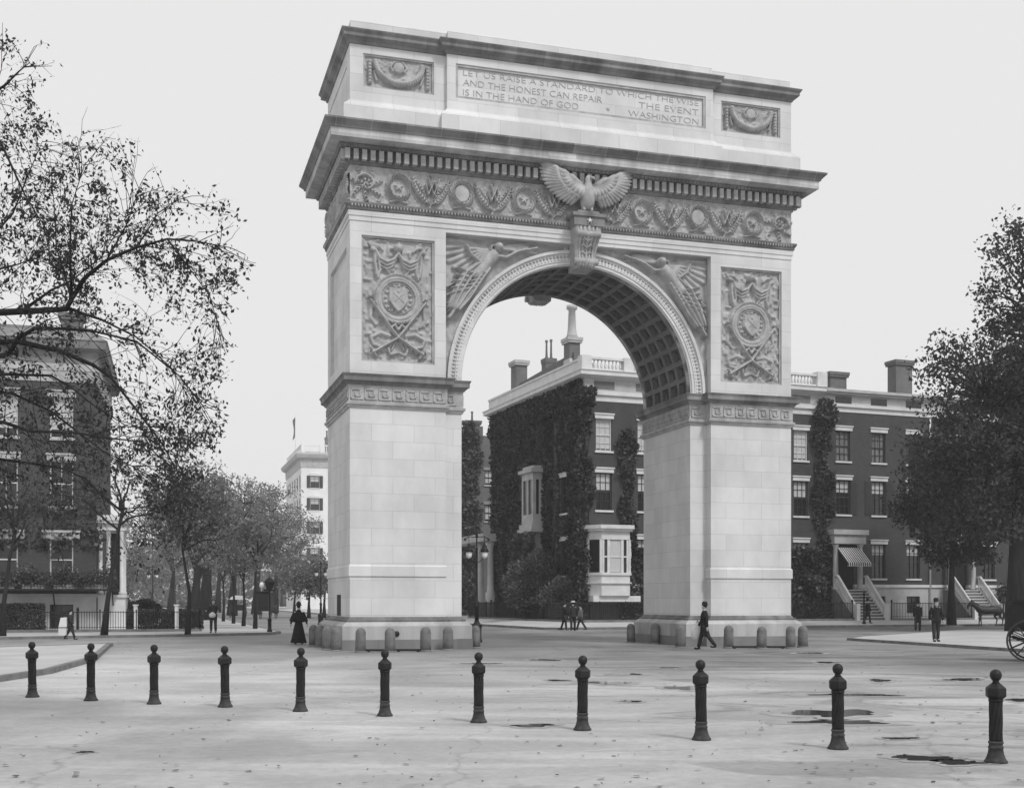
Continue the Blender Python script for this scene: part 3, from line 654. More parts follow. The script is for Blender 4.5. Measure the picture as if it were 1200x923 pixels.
r = Relief(.36, .36, .02); r.star(.18, .18, .15, .04); r.mask = r.Z > .001; r.build('keystone_star', UC-.18, -.725, 15.62, M_marble, arch)
eg = MB(); ey = -.48
rings = []
for z, rx, ry, oy in ((16.25, .14, .1, .05), (16.4, .25, .2, 0), (16.7, .30, .26, -.04), (16.95, .26, .24, -.06), (17.15, .17, .17, -.08), (17.28, .12, .13, -.1), (17.42, .13, .14, -.12), (17.5, .06, .07, -.12)):
    rings.append([(UC+rx*math.cos(2*math.pi*k/14), ey+oy+ry*math.sin(2*math.pi*k/14), z) for k in range(14)])
eg.loft(rings); eg.tube([(UC+.04, ey-.2, 17.4), (UC+.14, ey-.30, 17.38), (UC+.17, ey-.33, 17.3)], [.07, .05, .015], 8)
for s_ in (-1, 1): eg.tube([(UC+s_*.13, ey, 16.5), (UC+s_*.15, ey-.05, 16.3), (UC+s_*.15, ey-.12, 16.2)], [.11, .06, .05], 8)
for k in range(7): eg.tube([(UC+(k-3)*.04, ey+.1, 16.45), (UC+(k-3)*.09, ey+.08, 16.14)], [.05, .035], 6)
eb = eg.build('eagle', M_relief, arch)
for s_ in (-1, 1):
    wm = MB(); sh = Vector((UC+s_*.2, ey-.02, 17.05))
    for k in range(15):
        t = k/14; a = R(36-104*t*.92)      # fan from up-and-out round to nearly straight down
        L_ = 1.42-.50*t; root = sh+Vector((s_*(.55*(1-t)), 0, .28*(1-t)))
        tip = root+Vector((s_*math.cos(a)*L_*(.95-.0*t), .12, math.sin(a)*L_*.8))
        mid = (root+tip)/2+Vector((0, -.12, 0))
        wm.tube([root, mid, root.lerp(tip, .85), tip], [.13, .145, .09, .03], 7)
    for k in range(9):
        t = k/8; a = R(34-115*t); L_ = .8-.25*t; root = sh+Vector((s_*(.45*(1-t)), -.06, .26*(1-t))); tip = root+Vector((s_*math.cos(a)*L_, -.02, math.sin(a)*L_*.85))
        wm.tube([root, (root+tip)/2+Vector((0, -.08, 0)), tip], [.13, .13, .05], 6)
    wm.tube([sh, sh+Vector((s_*.45, -.05, .34)), sh+Vector((s_*.95, -.02, .48)), sh+Vector((s_*1.35, .08, .62))], [.15, .14, .1, .04], 8)
    wm.build('wing', M_relief, eb)
# ================================================================ HOUSES
def wall(mb, T, u0, u1, z0, z1, holes, dep=.22):
    """wall sheet in the (u,z) plane with real openings; T(u, depth, z) maps to local coordinates"""
    us = sorted({u0, u1}|{h[0] for h in holes}|{h[1] for h in holes}); zs = sorted({z0, z1}|{h[2] for h in holes}|{h[3] for h in holes})
    us = [u for u in us if u0 <= u <= u1]; zs = [z for z in zs if z0 <= z <= z1]
    for a, b in zip(us[:-1], us[1:]):
        for c, d in zip(zs[:-1], zs[1:]):
            if any(h[0] <= (a+b)/2 <= h[1] and h[2] <= (c+d)/2 <= h[3] for h in holes): continue
            mb.add([T(a, 0, c), T(b, 0, c), T(b, 0, d), T(a, 0, d)], [(0, 1, 2, 3)])
    for a, b, c, d in holes:
        for q in ([(a, c), (a, d)], [(b, d), (b, c)], [(a, d), (b, d)], [(b, c), (a, c)]):
            (ua, za), (ub, zb) = q
            mb.add([T(ua, 0, za), T(ub, 0, zb), T(ub, dep, zb), T(ua, dep, za)], [(0, 1, 2, 3)])
def tbox(mb, T, u0, u1, d0, d1, z0, z1):
    v = [T(u, d, z) for z in (z0, z1) for d in (d0, d1) for u in (u0, u1)]
    mb.add(v, [(0, 2, 3, 1), (4, 5, 7, 6), (0, 1, 5, 4), (2, 6, 7, 3), (0, 4, 6, 2), (1, 3, 7, 5)])
def window(par, T, u0, u1, z0, z1, cols=3, rows=4, blind=0.0, frame_m=None, lintel=.22, lint_m=None, sill=True, shut=0, lint_over=.15, board=False, thick=.05):
    fm = MB(); t = .07; fm_ = frame_m or M_shutter
    for q in ((u0, u0+t, z0, z1), (u1-t, u1, z0, z1), (u0+t, u1-t, z0, z0+t), (u0+t, u1-t, z1-t, z1)): tbox(fm, T, q[0], q[1], .10, .19, q[2], q[3])
    zm = (z0+z1)/2; tbox(fm, T, u0+t, u1-t, .11, .185, zm-.035, zm+.035)
    for k in range(1, cols): u = u0+(u1-u0)*k/cols; tbox(fm, T, u-.015, u+.015, .13, .18, z0+t, zm-.035); tbox(fm, T, u-.015, u+.015, .13, .18, zm+.035, z1-t)
    for k in range(1, rows):
        z = z0+(z1-z0)*k/rows
        if abs(z-zm) > .1: tbox(fm, T, u0+t, u1-t, .135, .175, z-.015, z+.015)
    w = fm.build('window', fm_, par)
    pm = MB(); tbox(pm, T, u0, u1, .19, .215, z0, z1)
    pm.build('pane', M_board if board else M_glass, w)
    if blind:
        bm_ = MB(); tbox(bm_, T, u0+t, u1-t, .182, .188, z1-t-(z1-z0-2*t)*blind, z1-t); bm_.build('blind', M_blind, w)
    lm = lint_m or M_trim
    if lintel:
        m = MB(); tbox(m, T, u0-lint_over, u1+lint_over, -.09, .1, z1+.002, z1+lintel*.75); tbox(m, T, u0-lint_over-.05, u1+lint_over+.05, -.15, .1, z1+lintel*.75+.002, z1+lintel); m.build('lintel', lm, w)
    if sill:
        m = MB(); tbox(m, T, u0-.1, u1+.1, -.10, .12, z0-.13, z0-.002); m.build('sill', lm, w)
    if shut:
        for a, b in ((u0-.62, u0-.04), (u1+.04, u1+.62)):
            m = MB(); tbox(m, T, a, b, -.05, -.012, z0, z1)
            n = int((z1-z0)/.12)
            for k in range(n): tbox(m, T, a+.06, b-.06, -.065, -.05, z0+.06+k*(z1-z0-.1)/n, z0+.1+k*(z1-z0-.1)/n)
            m.build('shutter', M_shutter, w)
    return w
def cloud(name, pts, size, mat_, parent=None, seed=0, jit=.5, aspect=.6, up=None):
    """leaf-shaped faces at the given points, each turned its own way"""
    r = np.random.default_rng(seed); n = len(pts)
    d = r.normal(size=(n, 3))
    if up is not None: d = d+np.array(up)
    d /= np.linalg.norm(d, axis=1, keepdims=True)+1e-9
    e = r.normal(size=(n, 3)); e -= d*(e*d).sum(1, keepdims=True); e /= np.linalg.norm(e, axis=1, keepdims=True)+1e-9
    s_ = size*(1+jit*(r.random((n, 1))*2-1)); a = d*s_; b = e*s_*aspect*.5; nrm = np.cross(d, e)*s_*.12
    V = np.stack([pts, pts+a*.5+b+nrm, pts+a, pts+a*.5-b+nrm], 1).reshape(-1, 3)
    return npmesh(name, V, np.arange(4*n).reshape(n, 4), mat_, parent)
def railing(mb, A, B, z, h, sp, r=.011, rails=(.12, .92), spear=True, za=None):
    A = Vector(A); B = Vector(B); d = B-A; L_ = d.length; d.normalize(); n = int(L_/sp); q = Vector((-d.y, d.x, 0))
    for k in range(n+1):
        p = A+d*(k*L_/n); big = k % 14 == 0; rr = r*(2.0 if big else 1); hh = h*(1.08 if big else 1)
        zz = z if za is None else z+(za-z)*k/n
        v = [(p+d*rr*sx+q*rr*sy) for sx, sy in ((-1, -1), (1, -1), (1, 1), (-1, 1))]
        mb.add([(a.x, a.y, zz) for a in v]+[(a.x, a.y, zz+hh-.12) for a in v]+[(p+d*rr*sx*2.2+q*rr*sy*2.2).to_tuple()[:2]+(zz+hh-.09,) for sx, sy in ((-1, -1), (1, -1), (1, 1), (-1, 1))]+[(p.x, p.y, zz+hh)],
               [(0, 1, 5, 4), (1, 2, 6, 5), (2, 3, 7, 6), (3, 0, 4, 7), (4, 5, 9, 8), (5, 6, 10, 9), (6, 7, 11, 10), (7, 4, 8, 11), (8, 9, 12), (9, 10, 12), (10, 11, 12), (11, 8, 12)])
    for f in rails:
        za_ = z if za is None else za
        mb.tube([(A.x, A.y, z+h*f), (B.x, B.y, za_+h*f)], .016, 5)
def band_box(mb, x0, x1, y0, y1, z0, z1, o):
    mb.box(x0-o, x1+o, y0-o, y1+o, z0, z1)
ZB = .42
# ---- corner mansion of the north row (front along u, west side along v)
def FT(u, d, z): return (u, d, z)
def ST(u, d, z): return (d, u, z)      # west wall: u runs north, depth runs east
ms = thing('corner_mansion', 'ivy-clad dark brick corner mansion with balustrade and tall chimneys seen through the arch', 'house', (HC.x, HC.y, 0), HA, 'houses of the north row')
MWd, MDp, MT = 18.6, 18.4, 16.0
cols = [1.35+3.09*k for k in range(6)]; rows = [(11.75, 13.9, 12), (7.8, 10.3, 12), (3.5, 5.9, 12)]
holes = []
for k, c in enumerate(cols):
    for j, (a, b, _) in enumerate(rows):
        if j == 2 and k == 0: continue
        holes.append((c-.58, c+.58, a, b))
m = MB(); wall(m, FT, 0, MWd, ZB, MT-.6, holes); sh_ = [(2.9, 4.1, 7.8, 10.3), (2.9, 4.1, 3.5, 5.9)]
wall(m, ST, 0, MDp, ZB, MT-.6, sh_); m.add([(0, MDp, ZB), (MWd, MDp, ZB), (MWd, MDp, MT), (0, MDp, MT)], [(0, 1, 2, 3)]); m.add([(MWd, 0, ZB), (MWd, MDp, ZB), (MWd, MDp, MT), (MWd, 0, MT)], [(0, 1, 2, 3)])
m.build('wall', M_brick, ms)
for k, (a, b, c, d) in enumerate(holes):
    top = c > 11
    window(ms, FT, a, b, c, d, 3, 4, blind=.95 if top else (.45 if k % 2 else .2), frame_m=M_white if top else M_shutter, lintel=.36, lint_m=M_white, lint_over=.12)
for a, b, c, d in sh_: window(ms, ST, a, b, c, d, 2, 4, blind=0, lintel=.3, lint_m=M_white)
m = MB(); m.box(-.04, MWd, -.04, MDp, 15.05, 15.45); m.box(-.18, MWd+.0, -.18, MDp, 15.453, 15.72); m.build('string_band', M_white, ms)
m = MB(); m.box(-.06, MWd, -.06, MDp, 15.723, 16.5); fb = m.build('frieze_band', M_trim, ms)
for c in cols: m = MB(); m.box(c-.75, c+.75, -.075, -.05, 15.85, 16.38); m.build('attic_vent', M_chim, fb)
m = MB(); fp = [(0, 0), (MWd, 0), (MWd, MDp), (0, MDp)]; m.sweep(fp, [(.06, 16.5), (.3, 16.6), (.34, 16.62), (.55, 16.7), (.55, 16.9), (.62, 17.0), (0, 17.05)], True); m.build('cornice', M_white, ms)
m = MB(); m.sweep([(.1, .1), (MWd-.1, .1), (MWd-.1, MDp-.1), (.1, MDp-.1)], [(0, 17.03), (0, 17.06)], True); m.build('roof', M_roof, ms)
bl = MB(); bl.box(-.25, .05, -.25, MDp, 17.05, 17.75); bl.box(-.32, .12, .55, MDp, 17.753, 17.9)   # solid parapet on the side
bl.box(.1, MWd, -.22, .02, 17.05, 17.2); bl.box(.1, MWd, -.26, .06, 17.78, 17.93)
for x in [-.1]+[3.09*k+3.0 for k in range(5)]+[MWd-.3]: bl.box(x-.3, x+.42, -.32, .34, 17.052, 18.0)
bl.box(MWd-.62, MWd+.2, -.36, .34, 17.06, 18.1); bl_o = bl.build('balustrade', M_white, ms)
m = MB(); x = .6
while x < MWd-.8:
    if all(abs(x-(xx+.06)) > .5 for xx in [3.09*k+3.0 for k in range(5)]): m.lathe([(.05, 17.2), (.09, 17.3), (.1, 17.42), (.045, 17.6), (.07, 17.78)], 8, (x, -.1, 0))
    x += .27
m.build('balusters', M_white, bl_o)
m = MB(); m.add([(.75, 3.6, 17.0), (.75, 15, 17.0), (.75, 15, 18.55), (.75, 3.6, 19.0), (1.1, 3.6, 17.0), (1.1, 15, 17.0), (1.1, 15, 18.55), (1.1, 3.6, 19.0)], [(0, 1, 2, 3), (4, 7, 6, 5), (3, 2, 6, 7), (0, 3, 7, 4), (1, 5, 6, 2)]); m.build('party_wall', M_chim, ms)
def chimney(par, x, y, wx, wy, z0, z1, pots=(), cap=M_trim, o=.12):
    m = MB(); m.box(x-wx/2, x+wx/2, y-wy/2, y+wy/2, z0, z1); c = m.build('chimney', M_chim, par)
    m = MB(); m.box(x-wx/2-o, x+wx/2+o, y-wy/2-o, y+wy/2+o, z1-.3, z1-.15); m.box(x-wx/2-o*1.4, x+wx/2+o*1.4, y-wy/2-o*1.4, y+wy/2+o*1.4, z1-.147, z1+.08); m.build('chimney_cap', cap, c)
    for px, py, r_, h_ in pots:
        m = MB(); m.lathe([(r_*1.6, 0), (r_*1.2, h_*.12), (r_, h_*.3), (r_*.8, h_*.85), (r_*1.3, h_*.9), (r_*1.3, h_)], 10, (x+px, y+py, z1+.08)); m.build('chimney_pot', cap, c)
    return c
chimney(ms, .9, 4.3, .8, 1.0, 17, 20.0, [(0, 0, .3, 2.3)]); chimney(ms, .9, 14.6, .9, 1.2, 17, 20.3)
m = MB(); m.add([(.4, 3.3, 17.05), (1.4, 3.3, 17.05), (1.4, 5.3, 17.05), (.4, 5.3, 17.05), (.5, 3.8, 18.6), (1.3, 3.8, 18.6), (1.3, 4.8, 18.6), (.5, 4.8, 18.6)], [(0, 1, 5, 4), (1, 2, 6, 5), (2, 3, 7, 6), (3, 0, 4, 7)]); m.build('chimney_base', M_trim, ms)
chimney(ms, 4.4, 17.0, .9, .9, 17, 21.2, [(-.2, 0, .09, 1.5), (.2, 0, .09, 1.6)], M_chim, .04)
m = MB()
for k in range(9): m.box(4.9+.42*k, 4.98+.42*k, 16.9, 17.0, 19.0, 21.2)
for k in range(4): m.box(4.9, 8.4, 16.88, 17.02, 19.3+.6*k, 19.42+.6*k)
m.build('roof_trellis', M_trim, ms)
chimney(ms, 17.3, 4, 1.1, .9, 17, 20.4, [], M_chim)
# projecting two-storey bay on the west side
by0, by1 = 7.2, 9.6
m = MB(); m.box(-.95, 0, by0, by1, ZB, 3.0); m.box(-.85, 0, by0+.15, by1-.15, 3.0, 6.7); bw1 = m.build('side_bay', M_trim, ms)
m = MB(); m.box(-.85, -.02, by0+.1, by1-.1, 7.3, 8.0); m.box(-.85, -.02, by0+.1, by1-.1, 10.5, 11.0)
for y in (by0+.1, by0+1.08, by1-.32): m.box(-.85, -.6, y, y+.22, 8.0, 10.5)
for y in (by0+.1, by1-.3): m.box(-.35, -.02, y, y+.2, 8.0, 10.5)
m.build('side_bay_frame', M_trim, bw1)
m = MB(); m.box(-.75, -.05, by0+.2, by1-.2, 7.9, 10.6); m.build('pane', M_glass, bw1)
m = MB(); m.box(-1.1, 0, by0-.2, by1+.2, 6.703, 6.95); m.box(-1.0, 0, by0-.05, by1+.05, 6.953, 7.3); m.build('bay_cornice', M_trim, bw1); m = MB(); m.box(-1.05, 0, by0-.15, by1+.15, 11.003, 11.25); m.box(-.8, 0, by0+.15, by1-.15, 11.253, 11.5); m.build('bay_cornice', M_trim, bw1)
# ground floor bay window on the front
bx0, bx1 = .05, 3.3
by = MB(); by.add([], [])
poly = [(bx0, 0), (bx0+.6, -1.15), (bx1-.6, -1.15), (bx1, 0)]
def bayprism(mb, o, z0, z1):
    mb.loft([[(bx0-o, 0, z), (bx0+.6-o*.6, -1.15-o, z), (bx1-.6+o*.6, -1.15-o, z), (bx1+o, 0, z)] for z in (z0, z1)], True, True, False)
bayprism(by, 0, 2.1, 3.5); bayprism(by, .1, 3.45, 3.62); bayprism(by, .12, 2.9, 2.98); bayprism(by, 0, 5.8, 6.35); bayprism(by, .2, 6.353, 6.5); bayprism(by, .32, 6.503, 6.75)
for (x, y) in ((bx0+.08, -.12), (bx0+.6, -1.07), (bx0+.72, -1.07), (bx1-.6, -1.07), (bx1-.72, -1.07), (bx1-.08, -.12), ((bx0+bx1)/2-.5, -1.07), ((bx0+bx1)/2+.5, -1.07)): by.box(x-.09, x+.09, y-.05, y+.09, 3.62, 5.8)
by.box(bx0+.6, bx1-.6, -1.1, -1.02, 4.62, 4.72)
bo = by.build('bay_window', M_white, ms)
m = MB(); bayprism(m, -.12, 3.6, 5.82); m.build('pane', M_glass, bo)
m = MB(); m.box((bx0+bx1)/2-.41, (bx0+bx1)/2+.41, -1.06, -1.045, 3.65, 5.78); m.build('blind', M_blind, bo)
m = MB(); m.box(bx0+.1, bx1+.3, -.95, 0, 1.7, 2.09); m.box(-.05, MWd, -.08, 0, 2.6, 2.85); m.build('water_table', M_white, ms)
# ---- the two row houses to the east
def entrance(par, uc, w=2.5, awn=False, T=FT):
    m = MB(); d = -1.3
    for x in (uc-w/2+.2, uc+w/2-.2): m.lathe([(.26, 2.55), (.26, 2.7), (.19, 2.75), (.20, 3.6), (.17, 5.6), (.24, 5.75), (.24, 5.85)], 14, (x, -.55, 0))
    m.box(uc-w/2-.1, uc+w/2+.1, -.85, 0, 5.85, 6.5); m.box(uc-w/2-.25, uc+w/2+.25, -1.0, 0, 6.503, 6.85); p = m.build('portico', M_trim, par)
    m = MB(); m.box(uc-w/2+.45, uc+w/2-.45, .02, .14, 2.55, 5.8); m.build('door', M_wood, par)
    n = 10
    for k in range(n): pass
    m = MB(); tr_ = MB(); top = 2.55
    for k in range(n):
        z1 = top-(top-ZB)*k/n; m.box(uc-w/2+.1, uc+w/2-.1, -.95-.23*(k+1), -.95-.23*k, ZB-.02, z1-.05); tr_.box(uc-w/2+.12, uc+w/2-.12, -.95-.23*(k+1)-.03, -.95-.23*k, z1-.048, z1)
    m.box(uc-w/2, uc+w/2, -.95, 0, ZB-.02, top); st = m.build('stoop', M_step, par); tr_.build('treads', M_white, st)
    for x in (uc-w/2+.02, uc+w/2-.02):
        m = MB(); A = Vector((x, -.95, 0)); B = Vector((x, -3.2, 0))
        for k in range(16):
            t = k/15; p = A.lerp(B, t); zb = top-(top-ZB)*t; m.box(p.x-.03, p.x+.03, p.y-.03, p.y+.03, zb-.1, zb+.95)
        m.tube([(x, -.8, top+.95), (x, -1.1, top+.98), (x, -3.1, ZB+1.0), (x, -3.3, ZB+.95)], .09, 8); m.tube([(x, -1.1, top+.2), (x, -3.2, ZB+.3)], .06, 6)
        m.box(x-.14, x+.14, -3.45, -3.2, ZB-.02, ZB+1.15); m.build('stoop_balustrade', M_white, st)
    if awn:
        m = MB(); n = 22; w2 = w-.5
        rings = []
        for k in range(n+1):
            x = uc-w2/2+w2*k/n
            rings.append((x, k))
        for k in range(0, n):
            x0 = uc-w2/2+w2*k/n; x1 = uc-w2/2+w2*(k+1)/n; dz = .0
            m.add([(x0, -.6, 5.6), (x1, -.6, 5.6), (x1, -1.9, 4.45), (x0, -1.9, 4.45), (x0, -1.9, 4.18+.06*(k % 2)), (x1, -1.9, 4.18+.06*((k+1) % 2))], [(0, 1, 2, 3), (3, 2, 5, 4)])
        a = m.build('awning', M_shirt, par)
        m = MB()
        for k in range(0, n, 2):
            x0 = uc-w2/2+w2*k/n; x1 = uc-w2/2+w2*(k+1)/n
            m.add([(x0, -.607, 5.606), (x1, -.607, 5.606), (x1, -1.907, 4.456), (x0, -1.907, 4.456), (x0, -1.907, 4.24), (x1, -1.907, 4.24)], [(0, 1, 2, 3), (3, 2, 5, 4)])
        m.build('awning_stripes', M_dark, a)
def row_house(name, u0, u1, label, door, cols_, awn, seed):
    rr = random.Random(seed); o = hp(u0, 0)
    h = thing(name, label, 'house', (o.x, o.y, 0), HA, 'houses of the north row'); Wd = u1-u0-.02; c_ = [c-u0 for c in cols_]
    hl = []
    for k, c in enumerate(c_):
        hl.append((c-.6, c+.6, 11.85, 14.05, k)); hl.append((c-.6, c+.6, 8.0, 10.5, k))
        if abs(c-(door-u0)) > 1: hl.append((c-.6, c+.6, 3.4, 5.9, k)); hl.append((c-.6, c+.6, .85, 2.1, k))
        else: hl.append((c-.9, c+.9, 2.5, 5.85, -1))
    m = MB(); wall(m, FT, 0, Wd, 2.95, 15.4, [x[:4] for x in hl if x[2] > 2.95]+[x[:2]+(2.95,)+x[3:4] for x in hl if x[4] == -1])
    wall(m, ST, 0, 12, ZB, 16.5, []); m.add([(Wd, 0, ZB), (Wd, 12, ZB), (Wd, 12, 16.5), (Wd, 0, 16.5)], [(0, 1, 2, 3)]); m.build('wall', M_brick2, h)
    m = MB(); wall(m, FT, 0, Wd, ZB, 2.75, [x[:4] for x in hl if x[3] < 2.75]+[x[:3]+(2.75,) for x in hl if x[4] == -1]); m.box(0, Wd, -.1, .15, 2.753, 2.95) if False else None
    m.build('basement_wall', M_trim, h)
    dd = door-u0; m = MB(); m.box(0, dd-.91, -.1, .1, 2.75, 2.95); m.box(dd+.91, Wd, -.1, .1, 2.75, 2.95); m.build('water_table', M_white, h)
    for a, b, c, d, k in hl:
        if k < 0: continue
        if c > 11: window(h, FT, a, b, c, d, 3, 4, lintel=.36, lint_m=M_white, board=(k < 2), frame_m=M_shutter)
        elif c > 7: window(h, FT, a, b, c, d, 3, 4, blind=rr.choice([.35, .6]), lintel=.34, lint_m=M_white, shut=1)
        elif c > 3: window(h, FT, a, b, c, d, 3, 4, blind=rr.choice([0, .3]), lintel=.34, lint_m=M_white)
        else: window(h, FT, a, b, c, d, 2, 2, lintel=0, sill=False)
    m = MB(); m.box(0, Wd, -.06, .2, 15.4, 15.75); m.box(0, Wd, -.2, .2, 15.753, 15.95); m.build('string_band', M_white, h)
    m = MB(); m.box(0, Wd, -.03, .2, 15.953, 16.6); f = m.build('frieze_band', M_white, h)
    for c in c_: m = MB(); m.box(c-.7, c+.7, -.045, -.02, 16.02, 16.52); m.build('attic_vent', M_glass, f)
    m = MB(); m.box(0, Wd, -.45, .2, 16.6, 16.75); m.box(0, Wd, -.6, .2, 16.753, 16.95); m.build('cornice', M_trim, h)
    m = MB(); m.box(0, Wd, .2, 12, 16.5, 17.02); m.build('roof', M_roof, h)
    entrance(h, dd, awn=awn)
    return h
h2 = row_house('row_house', 18.62, 28.2, 'dark brick row house with striped awning over its stoop, right of the arch', 20.4, (20.4, 23.5, 26.6), True, 1)
chimney(h2, 2.4, 1.8, 1.4, .8, 17, 18.5, [], M_chim); m = MB(); m.tube([(3.9, 3, 17), (3.9, 3, 18.3)], .12, 6); m.tube([(9.45, -.08, .5), (9.45, -.08, 15.3)], .07, 8); m.build('drainpipe', M_white, h2)
chimney(h2, 9.0, 2.8, 1.5, 1.0, 17, 20.0, [], M_chim); 
h3 = row_house('row_house', 28.22, 37.8, 'brick row house with white stoop rails behind the dark street trees', 30.6, (30.6, 33.6, 36.6), False, 2)
chimney(h3, 7.5, 3, 2.5, 1.1, 17, 20.2, [], M_chim)
h4 = row_house('row_house', 37.82, 47.4, 'farthest brick row house, hidden in foliage at the right edge', 40, (40, 43, 46), False, 3)
# ---- house up the avenue behind the mansion
def ap(x, Z): return Vector(((x-CX)/F*Z, Z, 0))
o = ap(538, 112); rb = thing('avenue_house', 'grey brick avenue house with ivy and a pillared porch, beyond the corner mansion', 'house', (o.x, o.y, 0), R(18))
bh_ = []
for c in (.8, 2.9): bh_ += [(c-.4, c+.4, 12.6, 14.0), (c-.4, c+.4, 9.2, 10.8), (c-.4, c+.4, 6, 7.8)]
m = MB(); wall(m, FT, -2, 5, .4, 17.2, bh_); m.add([(-2, 0, .4), (-2, 12, .4), (-2, 12, 17.2), (-2, 0, 17.2)], [(0, 1, 2, 3)]); m.add([(-2, 0, 17.2), (5, 0, 17.2), (5, 12, 17.2), (-2, 12, 17.2)], [(0, 1, 2, 3)]); m.box(.7, 2.4, .3, 4, 17.2, 18.1); m.build('wall', M_brick3, rb)
for a, b, c, d in bh_: window(rb, FT, a, b, c, d, 2, 2, blind=.9 if a > 2 else 0, lintel=.2)
chimney(rb, 1.6, 1.2, 1.3, .8, 17.2, 18.6, [(0, 0, .1, .9)], M_chim)
po = MB()
o2 = P(569, 704, 95)
# pillared porch of the avenue house, standing out from its front
pr = rb.matrix_basis.inverted()
q1 = ap(563.5, 98); q2 = ap(575, 96)
import mathutils
rb_m = Matrix.Translation(rb.location) @ Matrix.Rotation(R(18), 4, 'Z'); inv = rb_m.inverted()
for q in (q1, q2):
    l = inv @ q; po.lathe([(.42, .4), (.42, 2.4), (.3, 2.5), (.27, 3.2), (.24, 6.0), (.34, 6.3), (.34, 6.5)], 12, (l.x, l.y, 0))
l1 = inv @ q1; l2 = inv @ q2; po.box(l1.x-.6, l2.x+.6, l2.y-.5, 0, 6.5, 7.1); po.build('porch', M_trim, rb)
# ---- pale hotel far up the avenue
o = ap(353, 205); ht = thing('white_hotel', 'distant white hotel with dark shutters and rooftop flagpole up the avenue', 'hotel', (o.x, o.y, 0), R(16.86))
hh = []; HT_ = 27.0
for z in (4.5, 8.7, 13.2, 17.2, 21.0):
    for c in (2.3, 6.2, 10): hh.append((c-.75, c+.75, z, z+2.1))
m = MB(); wall(m, FT, 0, 14, 0, HT_-2.5, hh); sw = []
for z in (4.5, 8.7, 13.2, 17.2, 21.0):
    for k in range(6): sw.append((2.0+3.6*k-.7, 2.0+3.6*k+.7, z, z+2.1))
wall(m, ST, 0, 23, 0, HT_-2.5, sw); m.build('wall', M_stucco, ht)
for i, (a, b, c, d) in enumerate(hh): window(ht, FT, a, b, c, d, 2, 4, blind=.5, lintel=.35, shut=1, lint_m=M_stucco)
for i, (a, b, c, d) in enumerate(sw): window(ht, ST, a, b, c, d, 2, 2, lintel=.2, lint_m=M_stucco)
m = MB(); m.sweep([(0, 0), (14, 0), (14, 23), (0, 23)], [(.1, HT_-2.5), (.15, HT_-1.2), (.7, HT_-.9), (.9, HT_-.4), (.9, HT_-.2), (0, HT_)], True); m.build('cornice', M_trim, ht)
m = MB(); m.box(.4, 13.6, .4, 22, HT_, HT_+.3)
for x in (.3, 3.5, 6.8, 10): m.box(x-.3, x+.3, -.1, .4, HT_, HT_+1.5)
for k in range(40): m.box(.3+.33*k, .42+.33*k, .0, .12, HT_, HT_+1.2)
m.box(.2, 13.6, -.05, .2, HT_+1.2, HT_+1.4); m.box(-.05, .2, .2, 22, HT_+1.2, HT_+1.4)
for k in range(30): m.box(.0, .12, .5+.7*k, .7+.7*k, HT_, HT_+1.2)
m.build('roof_balustrade', M_stucco, ht)
for x in (5.2, 6.2, 7.2): chimney(ht, x, 6, .6, .9, HT_, HT_+3.4, [(0, 0, .15, 1.2)], M_chim, .05)
fl = MB(); pt = inv; l = (Matrix.Translation(ht.location) @ Matrix.Rotation(R(16.86), 4, 'Z')).inverted() @ ap(338.5, 222)
fl.tube([(l.x+1.2, l.y, HT_-4), (l.x+1.2, l.y, HT_+9.5)], [.14, .05], 6); fo = fl.build('flagpole', M_white, ht)
m = MB(); fx = l.x+1.2
m.loft([[(fx, l.y, HT_+8.6-k*.6), (fx-.18-.1*math.sin(k), l.y+.1*math.sin(2*k), HT_+8.5-k*.62), (fx-.42-.12*math.cos(k), l.y-.1, HT_+8.0-k*.62)] for k in range(7)], False, False, True, closed=False); m.build('flag', M_greyc, fo)
# ---- brick house at the left edge
LA = R(15.5); lc = ap(113, 68)
lh = thing('left_house', 'dark brick house with white side porch and planted balcony at the left edge', 'house', (lc.x, lc.y, 0), LA)
LW = 14.0
lho = []
for c in (-1.85, -4.75, -7.6, -10.5): lho += [(c-.62, c+.62, 10.85, 13.15), (c-.62, c+.62, 7.0, 9.6), (c-.62, c+.62, 2.9, 5.2), (c-.62, c+.62, .2, 1.55)]
def LS(u, d, z): return (-d, u, z)
m = MB(); wall(m, FT, -LW, 0, 2.05, 14.0, [x for x in lho if x[3] > 2]); wall(m, LS, 0, 15, .1, 14.0, [(9.3, 10.4, 10.85, 13.15)]); m.add([(-LW, 15, 0), (0, 15, 0), (0, 15, 14), (-LW, 15, 14)], [(0, 1, 2, 3)]); m.build('wall', M_brick2, lh)
m = MB(); wall(m, FT, -LW, 0, .1, 2.0, [x for x in lho if x[3] < 2]); m.box(-LW, .1, -.1, .1, 2.003, 2.15); m.build('basement_wall', M_trim, lh)
for i, (a, b, c, d) in enumerate(lho):  # lintels and sills in darker trim: tree shade put into their colour
    if c > 10: window(lh, FT, a, b, c, d, 2, 2, blind=.8, frame_m=M_white, lintel=.4, lint_m=M_trim)
    elif c > 6: window(lh, FT, a, b, c, d, 2, 2, lintel=.4, lint_m=M_trim, frame_m=M_white)
    elif c > 2: window(lh, FT, a, b, c, d, 1, 2, lintel=.5, lint_m=M_trim, lint_over=.35, frame_m=M_white)
    else: window(lh, FT, a, b, c, d, 2, 2, lintel=0, sill=False)
m = MB(); m.sweep([(-LW, 0), (0, 0), (0, 15), (-LW, 15)], [(.05, 14.0), (.08, 14.6), (.12, 14.62), (.12, 15.0)], True); m.build('string_band', M_trim, lh)
